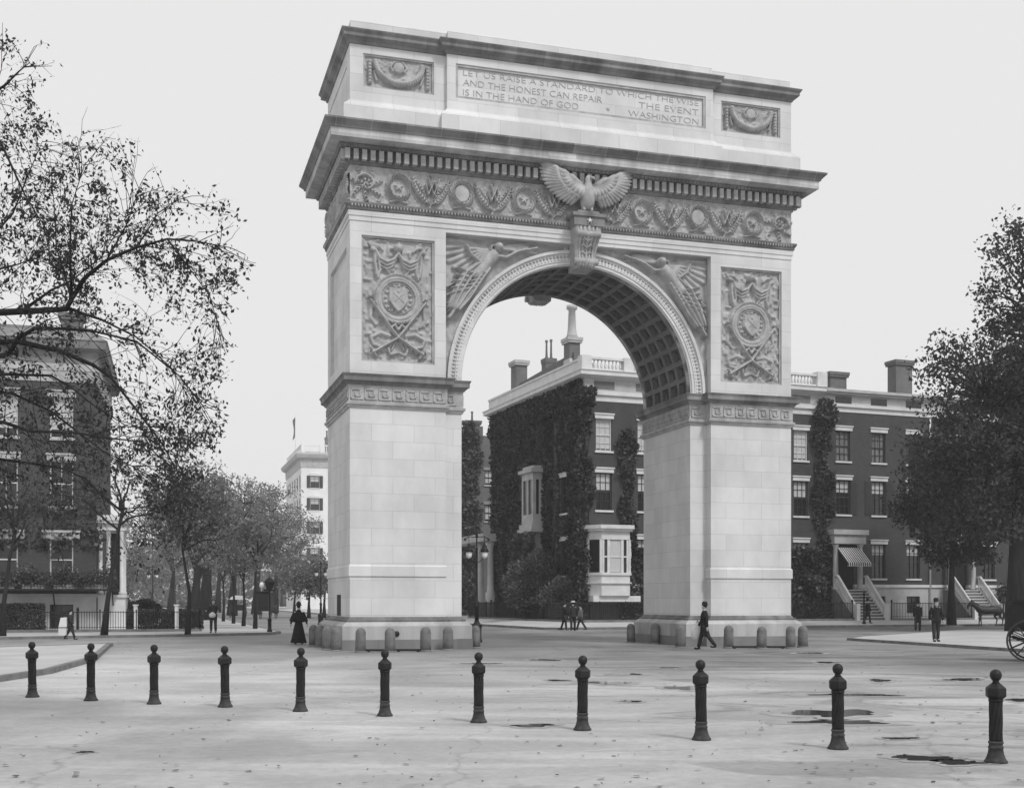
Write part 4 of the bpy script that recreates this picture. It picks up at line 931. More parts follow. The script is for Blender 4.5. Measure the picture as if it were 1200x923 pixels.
m = MB(); m.sweep([(-LW, 0), (0, 0), (0, 15), (-LW, 15)], [(.06, 15.0), (.08, 15.7), (.5, 15.85), (.55, 16.2), (.62, 16.3), (-.2, 16.9), (-.2, 17.1)], True); m.build('cornice', mat('brownstone_cornice', .2, .8, .25, 1.5), lh)
chimney(lh, -1.6, 4, 1.2, .9, 16.9, 18.6, [], M_chim); chimney(lh, -8, 4, 1.6, .9, 16.9, 18.6, [], M_chim)
m = MB(); m.box(-5.6, 1.2, -1.25, 0, 2.32, 2.42); bal = m.build('balcony', M_iron2, lh)
m = MB(); railing(m, (-5.6, -1.2, 0), (1.1, -1.2, 0), 2.42, .95, .16, .012); railing(m, (1.1, -1.2, 0), (1.1, 0, 0), 2.42, .95, .16, .012)
for x in (-5.4, -2.2, .9): m.tube([(x, -1.1, 2.3), (x, -.1, 1.5)], .04, 6)
m.build('balcony_railing', M_iron2, bal)
# white porch at the east side
m = MB(); m.box(.05, 1.55, .2, 3.6, .1, 1.95); m.box(-.0, 1.62, .1, 3.7, 1.953, 2.1)
for x, y in ((.2, .35), (.62, .35), (1.35, .35), (1.35, 1.9), (1.35, 3.4)): m.lathe([(.17, 2.1), (.17, 2.25), (.12, 2.3), (.11, 5.5), (.16, 5.65), (.16, 5.75)], 10, (x, y, 0))
m.box(.02, 1.6, .15, 3.65, 5.75, 6.15); m.box(.0, 1.8, -.05, 3.8, 6.153, 6.3)
n = 14
for k in range(n): m.box(.05+.12*k, .11+.12*k, .05, .15, 6.05, 6.15)
m.box(.03, 1.85, -.1, 3.9, 6.303, 6.6); m.build('side_porch', M_white, lh)
m = MB(); m.box(.75, 1.25, .55, .62, 2.1, 5.6); m.build('porch_door', M_wood, lh)
# long building line behind the left house and the avenue trees
for (x, Z, w_, h_, lab) in ():
    o = ap(x, Z); b = thing('distant_block', lab, 'building', (o.x, o.y, 0), LA)
    hs = [(c-.6, c+.6, z, z+2.2) for z in (3, 7, 11) for c in [2+3.4*k for k in range(int(w_/3.4)-1)]]
    m = MB(); wall(m, FT, 0, w_*.55, 0, h_, [q for q in hs if q[1] < w_*.55]); m.add([(w_*.55, 0, 0), (w_*.55, 20, 0), (w_*.55, 20, h_), (w_*.55, 0, h_)], [(0, 1, 2, 3)]); m.build('wall', M_brick3, b)
    for q in hs:
        if q[1] < w_*.55: window(b, FT, *q, 2, 2, lintel=.2)
    m = MB(); m.box(-.3, w_*.55+.3, -.5, 20, h_, h_+.8); m.build('cornice', M_trim, b)
# ================================================================ FENCES
def fence(name, A, B, h, label, sp=.13, z=.12, base=True, za=None):
    A = Vector(A); B = Vector(B); f = thing(name, label, 'fence', (A.x, A.y, 0)); a = Vector((0, 0, 0)); b = B-A; b.z = 0
    m = MB(); railing(m, a, b, z+.12, h, sp, .013, za=None if za is None else za+.12); m.build('pickets', M_iron2, f)
    d = b.normalized(); q = Vector((-d.y, d.x, 0))*.12; zb = z if za is None else za
    m = MB(); v = [a+q, a-q, b-q, b+q]; zz = [z, z, zb, zb]; m.add([(p.x, p.y, k-.1) for p, k in zip(v, zz)]+[(p.x, p.y, k+.14) for p, k in zip(v, zz)], [(4, 5, 6, 7), (0, 1, 5, 4), (1, 2, 6, 5), (2, 3, 7, 6), (3, 0, 4, 7)]); m.build('fence_base', M_kerb, f)
    n = max(1, int(b.length/4.5)); m = MB()
    for k in range(n+1): p = a.lerp(b, k/n); zk = z+(zb-z)*k/n; m.lathe([(.05, zk+.1), (.04, zk+h+.1), (.08, zk+h+.14), (.08, zk+h+.2), (.03, zk+h+.3)], 8, (p.x, p.y, 0))
    m.build('fence_posts', M_iron2, f); return f
fA, fB = G(-60, 741.3, .12), G(234, 739.3, .12)
fence('iron_fence', fA, fB, 1.0, 'black iron picket fence before the left house, along the pavement')
fence('iron_fence', fB, fB+VA*22, 1.0, 'side run of black picket fence going up the avenue behind the policeman')
fence('iron_fence', hp(-2.4, -3.5), hp(18.6, -3.5), 1.15, 'dark iron railing in front of the ivy-covered mansion', z=.40)
fence('iron_fence', hp(21.9, -3.5), hp(28.9, -3.5), 1.15, 'iron railing between the two white-railed stoops', z=.40)
fence('iron_fence', hp(31.8, -3.5), hp(46, -3.5), 1.15, 'iron railing behind the horse and cart at the right', z=.40)
fence('iron_fence', hp(-2.4, -3.5), hp(-2.4, 17), 1.15, 'iron railing along the ivied west side of the mansion', z=.40)
# ================================================================ POSTS, LAMPS
def hexring(r_, z, n=6, rot=0): return [(r_*math.cos(2*math.pi*k/n+rot), r_*math.sin(2*math.pi*k/n+rot), z) for k in range(n)]
def iron_post():
    t = thing('iron_bollard', '', 'bollard')
    m = MB(); m.lathe([(.122, 0), (.122, .022), (.112, .03), (.096, .06), (.083, .10), (.075, .15), (.079, .155), (.079, .175), (.072, .18), (.072, .205), (.079, .21), (.079, .228), (.070, .235)], 24); m.build('base', M_irond, t)
    m = MB(); rings = []; n = 60; st = 26
    for i in range(st+1):
        z = .235+.425*i/st; rings.append([((.064+.008*math.cos(9*(2*math.pi*k/n)-i*.42))*math.cos(2*math.pi*k/n), (.064+.008*math.cos(9*(2*math.pi*k/n)-i*.42))*math.sin(2*math.pi*k/n), z) for k in range(n)])
    m.loft(rings); m.build('twisted_shaft', M_iron, t)
    m = MB(); m.lathe([(.070, .66), (.077, .665), (.077, .685), (.070, .69)], 24)
    m.loft([hexring(.078, .69), hexring(.108, .715), hexring(.110, .725), hexring(.110, .80), hexring(.104, .81), hexring(.05, .855)], True, True, False); m.build('cap_block', M_iron, t)
    m = MB(); m.lathe([(.045, .855), (.032, .875), (.034, .885), (.05, .9), (.060, .925), (.063, .945), (.058, .97), (.045, .99), (.022, 1.003), (.004, 1.008)], 24); m.build('ball_finial', M_iron, t)
    return t
PX = [(38, 817.5), (106.5, 821.5), (180.5, 825.5), (264, 829), (352, 834), (451, 839.5), (561, 847), (682.5, 856), (822, 867.5), (982, 878), (1167, 894)]
LB = ['leftmost twisted iron post, nearest the left footway kerb', 'iron post standing before the tip of the raised footway kerb', 'iron post in front of the leaning street tree and fence end',
      'iron post below the policeman on the far pavement', 'iron post directly in front of the caped woman', 'iron post in front of the west pier of the arch', 'iron post in front of the twin lamp, between pier and arch opening',
      'iron post before the three people crossing beyond the arch', 'iron post below the walking man at the east pier', 'iron post beside the largest dark puddle', 'nearest and tallest-looking iron post at the right edge, by a puddle']
p0 = iron_post(); posts = [p0]+[copy_tree(p0) for _ in PX[1:]]
for i, (o, (x, y)) in enumerate(zip(posts, PX)):
    p = G(x, y-1); o.location = p; o.rotation_euler = (R(random.uniform(-.7, .7)), R(random.uniform(-.8, .8)), R(20+random.uniform(-9, 9))); o['label'] = LB[i]; o['group'] = 'cast iron posts across the foreground'
def granite_post():
    t = thing('granite_bollard', '', 'bollard'); m = MB(); m.lathe([(.19, 0), (.185, .3), (.18, .66), (.165, .72), (.12, .79), (.06, .825), (.01, .835)], 20); m.build('post', M_granite, t)
    m = MB(); m.lathe([(.21, -.02), (.21, .03), (.19, .05)], 20); m.build('collar', M_damp, t); return t
GP = [(367.8, 756.5, 'farthest back of the granite posts beside the west pier'), (375.5, 758.5, 'second from the back of the granite posts left of the west pier'), (383.4, 761, 'third granite post left of the west pier, next to its corner post'), (394, 762.5, 'granite post at the front left corner of the west pier'),
      (422.4, 764, 'leftmost granite post along the front of the west pier'), (457.2, 764, 'granite post left of the round boss on the west pier'), (498.8, 763, 'granite post right of the round boss on the west pier'), (524.9, 761.4, 'granite post before the right end of the west pier plinth'), (557, 759, 'dark granite post at the foot of the twin street lamp'),
      (739.6, 751.4, 'dark granite post at the inner back corner of the east pier'), (767.3, 753, 'granite post midway along the inner face of the east pier'), (797.5, 756.2, 'granite post left of the walking man at the east pier'), (853.7, 756.6, 'granite post just right of the walking man'), (892.4, 757.4, 'single granite post centred before the east pier front'), (926.5, 757, 'left of the close pair of granite posts at the east corner'), (940.8, 756.2, 'right of the close pair of granite posts at the east corner')]
g0 = granite_post(); gp = [g0]+[copy_tree(g0) for _ in GP[1:]]
for o, (x, y, lb) in zip(gp, GP):
    y += 2.3 if x > 780 else (1.2 if x > 700 else 0)
    p = G(x, y); o.location = p; o.rotation_euler = (R(random.uniform(-1, 1)), R(random.uniform(-1, 1)), random.random()*6); k = random.uniform(.96, 1.05); o.scale = (k, k, random.uniform(.96, 1.03)); o['label'] = lb; o['group'] = 'granite guard posts round the piers'
for (xa, xb, y, lb) in ((429, 452, 763.6, 'short low dark bar left of the boss at the west pier foot'), (464, 493, 763.4, 'longer low dark bar between two granite posts below the boss'), (858, 920, 759.6, 'low dark bar along the foot of the east pier')):
    a = G(xa, y); b = G(xb, y); d = (b-a); ln_ = d.length
    t = thing('low_guard_bar', lb, 'bar', a, math.atan2(d.y, d.x), 'low bars between the granite posts'); m = MB(); m.box(0, ln_, -.05, .05, .03, .10); m.build('bar', M_iron, t); m = MB(); m.box(.05, .13, -.06, .06, 0, .03); m.box(ln_-.13, ln_-.05, -.06, .06, 0, .03); m.build('foot', M_iron, t)
def twin_lamp(loc, label, hgt=4.6, rz=0):
    t = thing('street_lamp', label, 'street lamp', loc, rz, 'twin-globe street lamps')
    m = MB(); m.lathe([(.24, 0), (.24, .1), (.2, .15), (.2, .62), (.23, .66), (.23, .72), (.13, .82), (.10, .9)], 12); m.build('base', M_iron2, t)
    m = MB(); m.lathe([(.085, .9), (.08, 1.45), (.11, 1.5), (.11, 1.55), (.055, 1.62), (.045, 2.6), (.035, 3.9), (.06, 3.95), (.03, 4.0), (.03, hgt-.15), (.07, hgt-.08), (.02, hgt+.02)], 12); m.build('column', M_iron2, t)
    for s_ in (-1, 1):
        m = MB(); m.tube([(0, 0, 3.35), (s_*.18, 0, 3.45), (s_*.26, 0, 3.6)], .018, 6); m.tube([(0, 0, hgt-.15), (s_*.32, 0, hgt-.12), (s_*.5, 0, hgt-.22)], .02, 6); m.ell((s_*.5, 0, hgt-.24), (.06, .06, .06), 8, 5)
        m.tube([(s_*.33, 0, hgt-.14), (s_*.33, 0, 4.12)], .014, 6); a = m.build('arm', M_iron2, t)
        m = MB(); m.lathe([(.03, 4.2), (.07, 4.12), (.1, 4.03), (.17, 3.9), (.19, 3.83), (.13, 3.83)], 14, (s_*.33, 0, 0)); m.build('hood', M_iron2, a)
        m = MB(); m.lathe([(.13, 3.83), (.135, 3.76), (.125, 3.66), (.09, 3.58), (.03, 3.545)], 14, (s_*.33, 0, 0)); m.build('globe', M_globe, a)
    return t
p = G(558.7, 752); twin_lamp(p, 'twin-globe iron street lamp standing between the west pier and the arch opening')
p = ap(376, 88); twin_lamp((p.x, p.y, .0), 'distant twin-globe lamp in front of the hotel, left of the west pier')
p = ap(179, 100); twin_lamp((p.x, p.y, .1), 'far hazy twin-globe lamp above the hedge at the left')
p = G(316, 740, .12); t = thing('lantern_post', 'short iron post with square lantern and signboard at the left pavement corner', 'lamp post', p)
m = MB(); m.lathe([(.14, 0), (.14, .1), (.1, .14), (.1, .6), (.13, .64), (.05, .72), (.04, 2.1), (.07, 2.15)], 10); m.build('post', M_iron2, t)
m = MB(); m.box(-.26, .26, -.26, .26, 2.15, 2.25); m.loft([hexring(.16, 2.25, 4), hexring(.27, 2.62, 4)], True, True, False); m.loft([hexring(.32, 2.62, 4), hexring(.2, 2.74, 4), hexring(.06, 2.88, 4)], True, True, False); m.build('lantern', M_iron2, t)
m = MB(); m.box(-.75, -.05, -.03, .03, 2.0, 2.14); m.build('signboard', M_iron2, t)
m = MB(); m.lathe([(.02, 2.3), (.1, 2.35), (.13, 2.47), (.08, 2.6), (.02, 2.62)], 10, (-.42, 0, 0)); m.tube([(-.42, 0, 2.3), (-.42, 0, 2.14)], .02, 6); m.build('globe', M_globe, t)
p = hp(18.3, -5.2, .2); t = thing('hitching_post', 'thin dark iron post on the pavement before the striped awning house', 'post', p)
m = MB(); m.lathe([(.13, 0), (.13, .12), (.07, .2), (.06, 1.9), (.1, 1.95), (.1, 2.05), (.03, 2.2)], 8); m.build('shaft', M_iron2, t); m = MB(); m.tube([(-.3, 0, 1.8), (.3, 0, 1.8)], .03, 6); m.build('crossbar', M_iron2, t)
# ================================================================ VEGETATION
def limb(m, a, b, r0, r1, rr, n=5, sag=.12, w=.06):
    a = Vector(a); b = Vector(b); L_ = (b-a).length; pts = []; rad = []
    for i in range(n+1):
        t = i/n; p = a.lerp(b, t); p.z += math.sin(math.pi*t)*L_*sag
        if 0 < i < n: p += Vector((rr.uniform(-w, w), rr.uniform(-w, w), rr.uniform(-w, w)))*L_
        pts.append(p); rad.append(r0*(1-t)**.8+r1*t if t < 1 else r1)
    m.tube(pts, rad, 6 if r0 < .12 else 9); return pts
def tree(name, label, base, trunk, crowns, nclump, per, leaf, mat_, seed, tr=.2, group=None, csize=.9, limbs=True, forkz=None, split=1, twig=4):
    """trunk: list of offsets from base; crowns: ellipsoids (cx,cy,cz,rx,ry,rz) in offsets; clumps spread through the volume"""
    rr = random.Random(seed); r = np.random.default_rng(seed); t = thing(name, label, 'tree', base, 0, group)
    m = MB(); pts = [Vector(p) for p in trunk]; n = len(pts); rad = [tr*1.45]+[tr*(1-.5*i/(n-1)) for i in range(1, n)]; m.tube(pts, rad, 10)
    top = pts[-1]; allp = []
    vol = [c[3]*c[4]*c[5] for c in crowns]; tot = sum(vol)
    hubs = []
    for c, v in zip(crowns, vol):
        k = max(2, int(7*v/tot)); 
        for _ in range(k):
            d = Vector((rr.gauss(0, 1), rr.gauss(0, 1), rr.gauss(0, 1))).normalized()*rr.uniform(.2, .6)
            q = Vector((c[0]+d.x*c[3], c[1]+d.y*c[4], c[2]+d.z*c[5])); s_ = pts[-1] if rr.random() < .6 or n < 3 else pts[-2].lerp(pts[-1], rr.random())
            lp = limb(m, s_, q, tr*.5, tr*.16, rr); hubs += lp[2:]
    for c, v in zip(crowns, vol):
        for _ in range(int(nclump*v/tot)):
            d = Vector((rr.gauss(0, 1), rr.gauss(0, 1), rr.gauss(0, 1))).normalized()*(rr.random()**.38)
            q = Vector((c[0]+d.x*c[3], c[1]+d.y*c[4], c[2]+d.z*c[5])); h = min(hubs, key=lambda z: (z-q).length)
            limb(m, h, q, tr*.14, tr*.03, rr, 4, .05, .08)
            kk = max(3, int(per*rr.uniform(.5, 1.4))); cs = csize*rr.uniform(.6, 1.25)
            g = r.normal(size=(kk, 3)); g /= (np.linalg.norm(g, axis=1, keepdims=True)+1e-9); g *= (r.random((kk, 1))**.5)*cs*np.array([1, 1, .7]); allp.append(g+np.array(q))
    m.build('trunk', M_bark, t); cloud('crown', np.concatenate(allp), leaf, mat_, t, seed, up=(0, 0, -.4)); return t
# --- big near tree, trunk outside the picture at the left, boughs reaching in
rr = random.Random(5)
bt = thing('elm_tree', 'sparse-leaved elm whose dark boughs reach in from the upper left', 'tree', (-9.6, 17.5, 0))
bm_ = MB(); base = Vector((-9.6, 17.5, 0))
def rel(x, y, Z): return P(x, y, Z)-base
bm_.tube([(0, 0, 0), (.1, 0, 1.2), (.05, .1, 3), (.15, .2, 5), (.1, .1, 7), (-.1, 0, 10), (.1, .2, 13)], [.5, .36, .32, .30, .26, .18, .1], 12)
BG = [([(-120, 385, 17.5), (-40, 370, 17.4), (0, 366, 17.2), (45, 364, 17), (78, 362, 16.9), (84, 350, 16.8), (100, 325, 16.8), (125, 305, 16.7), (160, 290, 16.5), (196, 280, 16.3), (232, 283, 16.2), (262, 289, 16.1)], .07, .006),
      ([(-110, 410, 17.5), (-30, 402, 17.8), (20, 400, 18), (70, 411, 18.2), (110, 428, 18.3), (130, 442, 18.4), (160, 480, 18.5), (190, 520, 18.6), (212, 560, 18.6)], .065, .006),
      ([(-60, 430, 17.2), (10, 415, 16.7), (22, 396, 16.5), (40, 385, 16.4), (75, 385, 16.3), (110, 388, 16.2), (160, 400, 16), (210, 440, 15.9), (240, 478, 15.8)], .045, .005),
      ([(-110, 480, 17.5), (-30, 490, 17), (5, 495, 16.5), (35, 505, 16.2), (90, 507, 16), (125, 513, 15.8), (165, 517, 15.6), (200, 545, 15.5)], .04, .005),
      ([(-110, 440, 17.5), (-20, 456, 18), (15, 461, 18), (60, 482, 18), (90, 505, 18), (120, 528, 18), (140, 538, 18.1), (180, 560, 18.2)], .032, .005),
      ([(-110, 430, 17.5), (-10, 438, 17), (60, 440, 16.8), (85, 455, 16.7), (110, 475, 16.6), (150, 500, 16.4), (190, 500, 16.3)], .028, .004),
      ([(84, 350, 16.8), (78, 330, 17), (66, 290, 17.3), (64, 245, 17.6), (60, 205, 17.8)], .022, .004),
      ([(84, 345, 16.8), (82, 300, 16.5), (84, 240, 16.2), (100, 190, 16)], .02, .004),
      ([(25, 365, 17.1), (60, 340, 17.4), (85, 328, 17.6), (120, 300, 18), (150, 250, 18.3)], .025, .004),
      ([(-110, 190, 17.5), (-40, 130, 17), (0, 165, 16.8), (30, 230, 16.6), (55, 270, 16.4)], .04, .005),
      ([(-110, 250, 17.5), (-60, 160, 17.3), (-25, 120, 17.2), (6, 100, 17.1), (22, 84, 17), (34, 74, 17)], .045, .005),
      ([(-110, 520, 17.5), (-20, 535, 17.6), (30, 542, 17.8), (70, 548, 18), (100, 560, 18), (130, 590, 18), (150, 600, 18)], .03, .005),
      ([(82, 362, 16.9), (120, 375, 17.2), (160, 395, 17.5), (200, 430, 17.8), (230, 480, 18)], .025, .004),
      ([(196, 280, 16.3), (215, 305, 16), (245, 345, 15.8), (262, 400, 15.7)], .014, .003),
      ([(125, 305, 16.7), (150, 260, 16.4), (165, 215, 16.2)], .014, .003), ([(160, 290, 16.5), (185, 250, 16.8), (220, 225, 17)], .013, .003),
      ([(-110, 300, 17.5), (-20, 290, 17.6), (15, 250, 17.8), (35, 200, 18), (50, 165, 18.2)], .03, .004),
      ([(-20, 320, 17.3), (20, 310, 17), (50, 300, 16.8)], .02, .004)]
LP = []; twigs = 0
EDGE = [0]
def inside(q):
    w = q+base; x = CX+w.x/w.y*F; y = HY-(w.z-H)/w.y*F
    top = np.interp(x, [-400, 20, 60, 72, 135, 200, 255, 312], [-100, 45, 62, 148, 158, 205, 228, 282]); right = np.interp(y, [0, 285, 330, 400, 500, 560, 640], [320, 312, 285, 268, 262, 240, 215])
    j = rr.gauss(0, 9)+EDGE[0]
    return y > top+j and x < right-abs(j)*.6+8
def twig(p, d, L_, depth, r0):
    n = 5; pts = [p.copy()]; q = p.copy()
    dd = d.normalized()
    if depth == 2: EDGE[0] = rr.uniform(-26, 30)
    for i in range(n):
        dd = (dd+Vector((rr.gauss(0, .16), rr.gauss(0, .16), rr.gauss(0, .14)-.05))).normalized(); q = q+dd*(L_/n)
        if not inside(q): break
        pts.append(q.copy())
        if depth > 0 and i > 0 and rr.random() < .6:
            sd_ = (dd+Vector((rr.gauss(0, .7), rr.gauss(0, .5), rr.gauss(0, .6)))).normalized(); twig(q, sd_, L_*rr.uniform(.35, .65), depth-1, r0*.5)
        if depth < 2:
            for _ in range(rr.choice((0, 1, 1)) if depth else rr.choice((0, 1, 1, 1, 2))):
                LP.append(q+Vector((rr.gauss(0, .04), rr.gauss(0, .04), rr.gauss(0, .03)-.02)))
    if len(pts) > 1: bm_.tube(pts, [r0*(1-.75*i/n) for i in range(len(pts))], 4, smooth=False)
for bi, (pts, r0, r1) in enumerate(BG):
    q = [rel(*a) for a in pts]; n = len(q); bm_.tube(q, [r0+(r1-r0)*(i/(n-1))**.7 for i in range(n)], 8)
    for i in range(n-1):
        a, b = q[i], q[i+1]; seg = (b-a).length
        if pts[i+1][0] < -30: continue
        k = seg/(.13 if pts[0][1] < 300 else .135); k = int(k)+(rr.random() < k-int(k))
        for _ in range(k):
            t = rr.random(); p = a.lerp(b, t); d = (b-a).normalized()*.8+Vector((rr.gauss(.1, .45), rr.gauss(0, .5), rr.gauss(.05, .6)))
            twig(p, d, rr.uniform(.4, 1.15)*(1 if i > 1 else .8), 2, .006+.15*r1)
    d = (q[-1]-q[-2]).normalized()
    LP += [q[-1]+Vector((rr.gauss(0, .1), rr.gauss(0, .1), rr.gauss(0, .1))) for _ in range(14)]
    for _ in range(5): twig(q[-2].lerp(q[-1], rr.uniform(.3, 1)), d+Vector((rr.gauss(0, .6), rr.gauss(0, .5), rr.gauss(0, .6))), rr.uniform(.4, .9), 2, .006)
bm_.build('trunk', M_bark, bt); lp = np.array([tuple(v) for v in LP]); print('elm leaves', len(lp))
cloud('crown', lp, .062, M_leafL, bt, 3, up=(0, 0, -1.0), aspect=.5)
# --- street trees on the left pavement
def off(x, y, Z, b): return P(x, y, Z)-b
b1 = G(122, 744, .12); Z1 = b1.y
tree('street_tree', 'slender leaning street tree at the fence by the left house porch', b1, [(0, 0, 0), off(126, 705, Z1, b1), off(131, 670, Z1, b1), off(137, 632, Z1, b1), off(143, 599, Z1, b1)],
     [(.9, 0, 7.6, 2.6, 2.2, 2.0), (-1.6, .2, 6.6, 2.2, 2, 1.6), (2.6, 0, 5.6, 1.8, 1.6, 1.2)], 95, 16, .15, M_leafA, 21, .13, 'small trees on the left pavement', .6)
b2 = G(220, 743, .12); Z2 = b2.y
tree('street_tree', 'crooked small tree at the end of the fence, left of the policeman', b2, [(0, 0, 0), off(221, 720, Z2, b2), off(222, 694, Z2, b2), off(218, 670, Z2, b2), off(214, 645, Z2, b2)],
     [(-.2, 0, 6.0, 2.2, 2, 1.9), (1.4, 0, 5.0, 1.6, 1.5, 1.2)], 100, 20, .16, M_leafA, 22, .11, 'small trees on the left pavement', .6)
b3 = G(3, 745, .12); Z3 = b3.y
tree('street_tree', 'forked slim tree at the extreme left edge before the planted balcony', b3, [(0, 0, 0), off(4, 710, Z3, b3), off(9, 675, Z3, b3), off(11, 655, Z3, b3), off(18, 625, Z3, b3)],
     [(.2, 0, 6.6, 2.8, 2, 1.8)], 60, 16, .15, M_leafA, 23, .12, 'small trees on the left pavement', .6)
for i, (x, y, lb, h) in enumerate(((261.7, 727.7, 'farthest of the thin trees behind the policeman', 7.5), (273.6, 730.2, 'thin street tree second from the far end of its row', 7), (285.4, 733.3, 'thin street tree in the middle of the row left of the lantern post', 6.6), (299, 736.3, 'nearest thin tree in the row, just left of the lantern post', 6.8))):
    b = G(x, y, .12)
    tree('young_tree', lb, b, [(0, 0, 0), (.05, 0, 1.5), (.0, 0, 2.8), (.1, 0, 3.9)], [(.1, 0, h*.75, 1.9, 1.9, h*.28)], 60, 34, .2, M_leafF, 40+i, .10, 'row of young trees on the avenue pavement', .6)
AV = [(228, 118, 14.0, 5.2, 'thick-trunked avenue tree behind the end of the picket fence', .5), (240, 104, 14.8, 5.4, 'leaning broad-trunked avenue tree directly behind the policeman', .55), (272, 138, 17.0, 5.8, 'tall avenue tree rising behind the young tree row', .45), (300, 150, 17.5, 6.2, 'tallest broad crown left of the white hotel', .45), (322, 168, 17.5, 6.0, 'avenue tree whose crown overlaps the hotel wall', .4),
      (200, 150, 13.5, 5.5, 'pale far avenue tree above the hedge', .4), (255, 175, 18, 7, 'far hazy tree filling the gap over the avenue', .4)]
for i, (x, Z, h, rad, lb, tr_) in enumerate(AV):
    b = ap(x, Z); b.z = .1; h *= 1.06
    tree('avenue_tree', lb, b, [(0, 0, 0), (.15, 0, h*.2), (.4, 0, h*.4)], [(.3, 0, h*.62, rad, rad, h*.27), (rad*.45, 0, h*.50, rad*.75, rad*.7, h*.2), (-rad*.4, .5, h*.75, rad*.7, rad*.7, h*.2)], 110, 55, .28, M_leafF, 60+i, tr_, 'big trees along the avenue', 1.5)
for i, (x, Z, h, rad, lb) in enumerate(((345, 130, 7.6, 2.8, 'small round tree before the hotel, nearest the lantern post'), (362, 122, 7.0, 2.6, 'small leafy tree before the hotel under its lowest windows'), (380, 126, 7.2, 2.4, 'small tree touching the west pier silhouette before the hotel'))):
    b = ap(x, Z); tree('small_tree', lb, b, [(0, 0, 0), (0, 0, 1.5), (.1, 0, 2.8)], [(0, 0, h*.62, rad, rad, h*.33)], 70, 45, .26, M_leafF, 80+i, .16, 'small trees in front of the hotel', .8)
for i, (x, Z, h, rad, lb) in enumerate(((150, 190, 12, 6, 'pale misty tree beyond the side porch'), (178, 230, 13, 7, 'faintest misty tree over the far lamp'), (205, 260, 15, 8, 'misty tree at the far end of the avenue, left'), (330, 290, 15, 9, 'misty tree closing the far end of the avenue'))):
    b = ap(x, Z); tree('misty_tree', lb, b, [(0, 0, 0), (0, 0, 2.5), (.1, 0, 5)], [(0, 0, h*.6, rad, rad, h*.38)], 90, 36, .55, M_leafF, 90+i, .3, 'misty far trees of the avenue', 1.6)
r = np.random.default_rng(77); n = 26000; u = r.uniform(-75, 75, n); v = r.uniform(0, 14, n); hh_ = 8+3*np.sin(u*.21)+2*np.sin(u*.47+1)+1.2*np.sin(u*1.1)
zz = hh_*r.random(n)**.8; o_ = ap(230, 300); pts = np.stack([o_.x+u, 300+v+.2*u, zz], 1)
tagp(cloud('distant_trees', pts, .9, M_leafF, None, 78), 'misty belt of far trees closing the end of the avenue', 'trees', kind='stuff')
# --- right side trees
b = ap(1194, 66); b.z = .1
tree('plane_tree', 'huge dark leafy tree with thick trunk at the right edge behind the carriage', b, [(0, 0, 0), (-.1, 0, 4), (0, 0, 8), (.2, 0, 12)],
     [(.6, 0, 18.4, 2.8, 3, 5.0), (-.9, 0, 13.5, 4.4, 4, 3.6), (-1.3, 0, 9.5, 5.0, 4.4, 3.0), (3.5, 0, 13, 5, 4.5, 6.5), (-.5, 0, 6.4, 4.5, 4, 1.8)], 450, 95, .23, M_leafR, 31, .52, 'dark trees on the right', 1.45)
b = hp(30.7, -7.6, 0); bb = ap(1115, 82)
tree('plane_tree', 'lower dark tree with slim straight trunk standing before the second stoop', (bb.x, bb.y, .1), [(0, 0, 0), (0, 0, 2.5), (.05, 0, 4.5), (0, 0, 6.5)],
     [(.2, 0, 9.6, 3.7, 3, 3.4), (-1.2, 0, 8.2, 2.6, 2.4, 1.9), (1.6, 0, 7.2, 3.0, 2.4, 2.2), (.3, 0, 5.3, 3.0, 2.4, 1.3)], 330, 66, .24, M_leafD, 32, .24, 'dark trees on the right', 1.2)
b = ap(1290, 70); tree('plane_tree', 'dense dark tree filling the outermost right edge', b, [(0, 0, 0), (0, 0, 4), (0, 0, 8)], [(0, 0, 13, 5.5, 5, 7.5)], 200, 60, .3, M_leafR, 33, .4, 'dark trees on the right', 1.1)
# --- ivy
def ivy(name, label, frame, T, u0, u1, z0, z1, n, size, mat_, seed, dens=None, thick=.28, edge=.5):
    r = np.random.default_rng(seed); t = thing(name, label, 'climbing plant', (frame.location.x, frame.location.y, 0), frame.rotation_euler.z, 'ivy on the house walls')
    u = r.uniform(u0-edge, u1+edge, n); z = r.uniform(z0, z1, n)
    # lumpy outline and lumpy depth
    ph = r.uniform(0, 6.28, 8)
    lump = .5+.5*(np.sin(u*2.3+ph[0]+1.1*np.sin(z*1.1+ph[1]))*.5+np.sin(z*2.9+ph[2]+np.sin(u*1.7+ph[3]))*.5)
    lo = u0+edge*.8*np.sin(z*1.3+ph[4])+edge*.5*np.sin(z*3.1+ph[5])+r.normal(0, .1, n); hi = u1+edge*.8*np.sin(z*1.1+ph[6])+edge*.5*np.sin(z*2.7+ph[7])+r.normal(0, .1, n)
    k = (u > lo) & (u < hi) & (r.random(n) < np.where(z > 14.5, 1, .45+.55*lump))
    if dens is not None: k &= dens(u, z, r)
    u, z, lump = u[k], z[k], lump[k]; d = -(.03+thick*lump*r.random(len(u)))-np.where(z > 14.8, .2, 0)
    pts = np.array([T(a, b, c) for a, b, c in zip(u, d, z)])
    c = cloud('foliage', pts, size, mat_, t, seed, aspect=.9)
    m = MB(); rr_ = random.Random(seed)
    for _ in range(max(2, int((u1-u0)*1.2))):
        uu = rr_.uniform(u0, u1); p = []; zz = z0
        while zz < z1-.6: p.append(T(uu, -.03, zz)); uu += rr_.uniform(-.25, .25); uu = min(max(uu, u0), u1); zz += .8
        if len(p) > 2: m.tube(p, [.05*(1-i/len(p))+.012 for i in range(len(p))], 5)
    m.build('stem', M_bark, t); return t
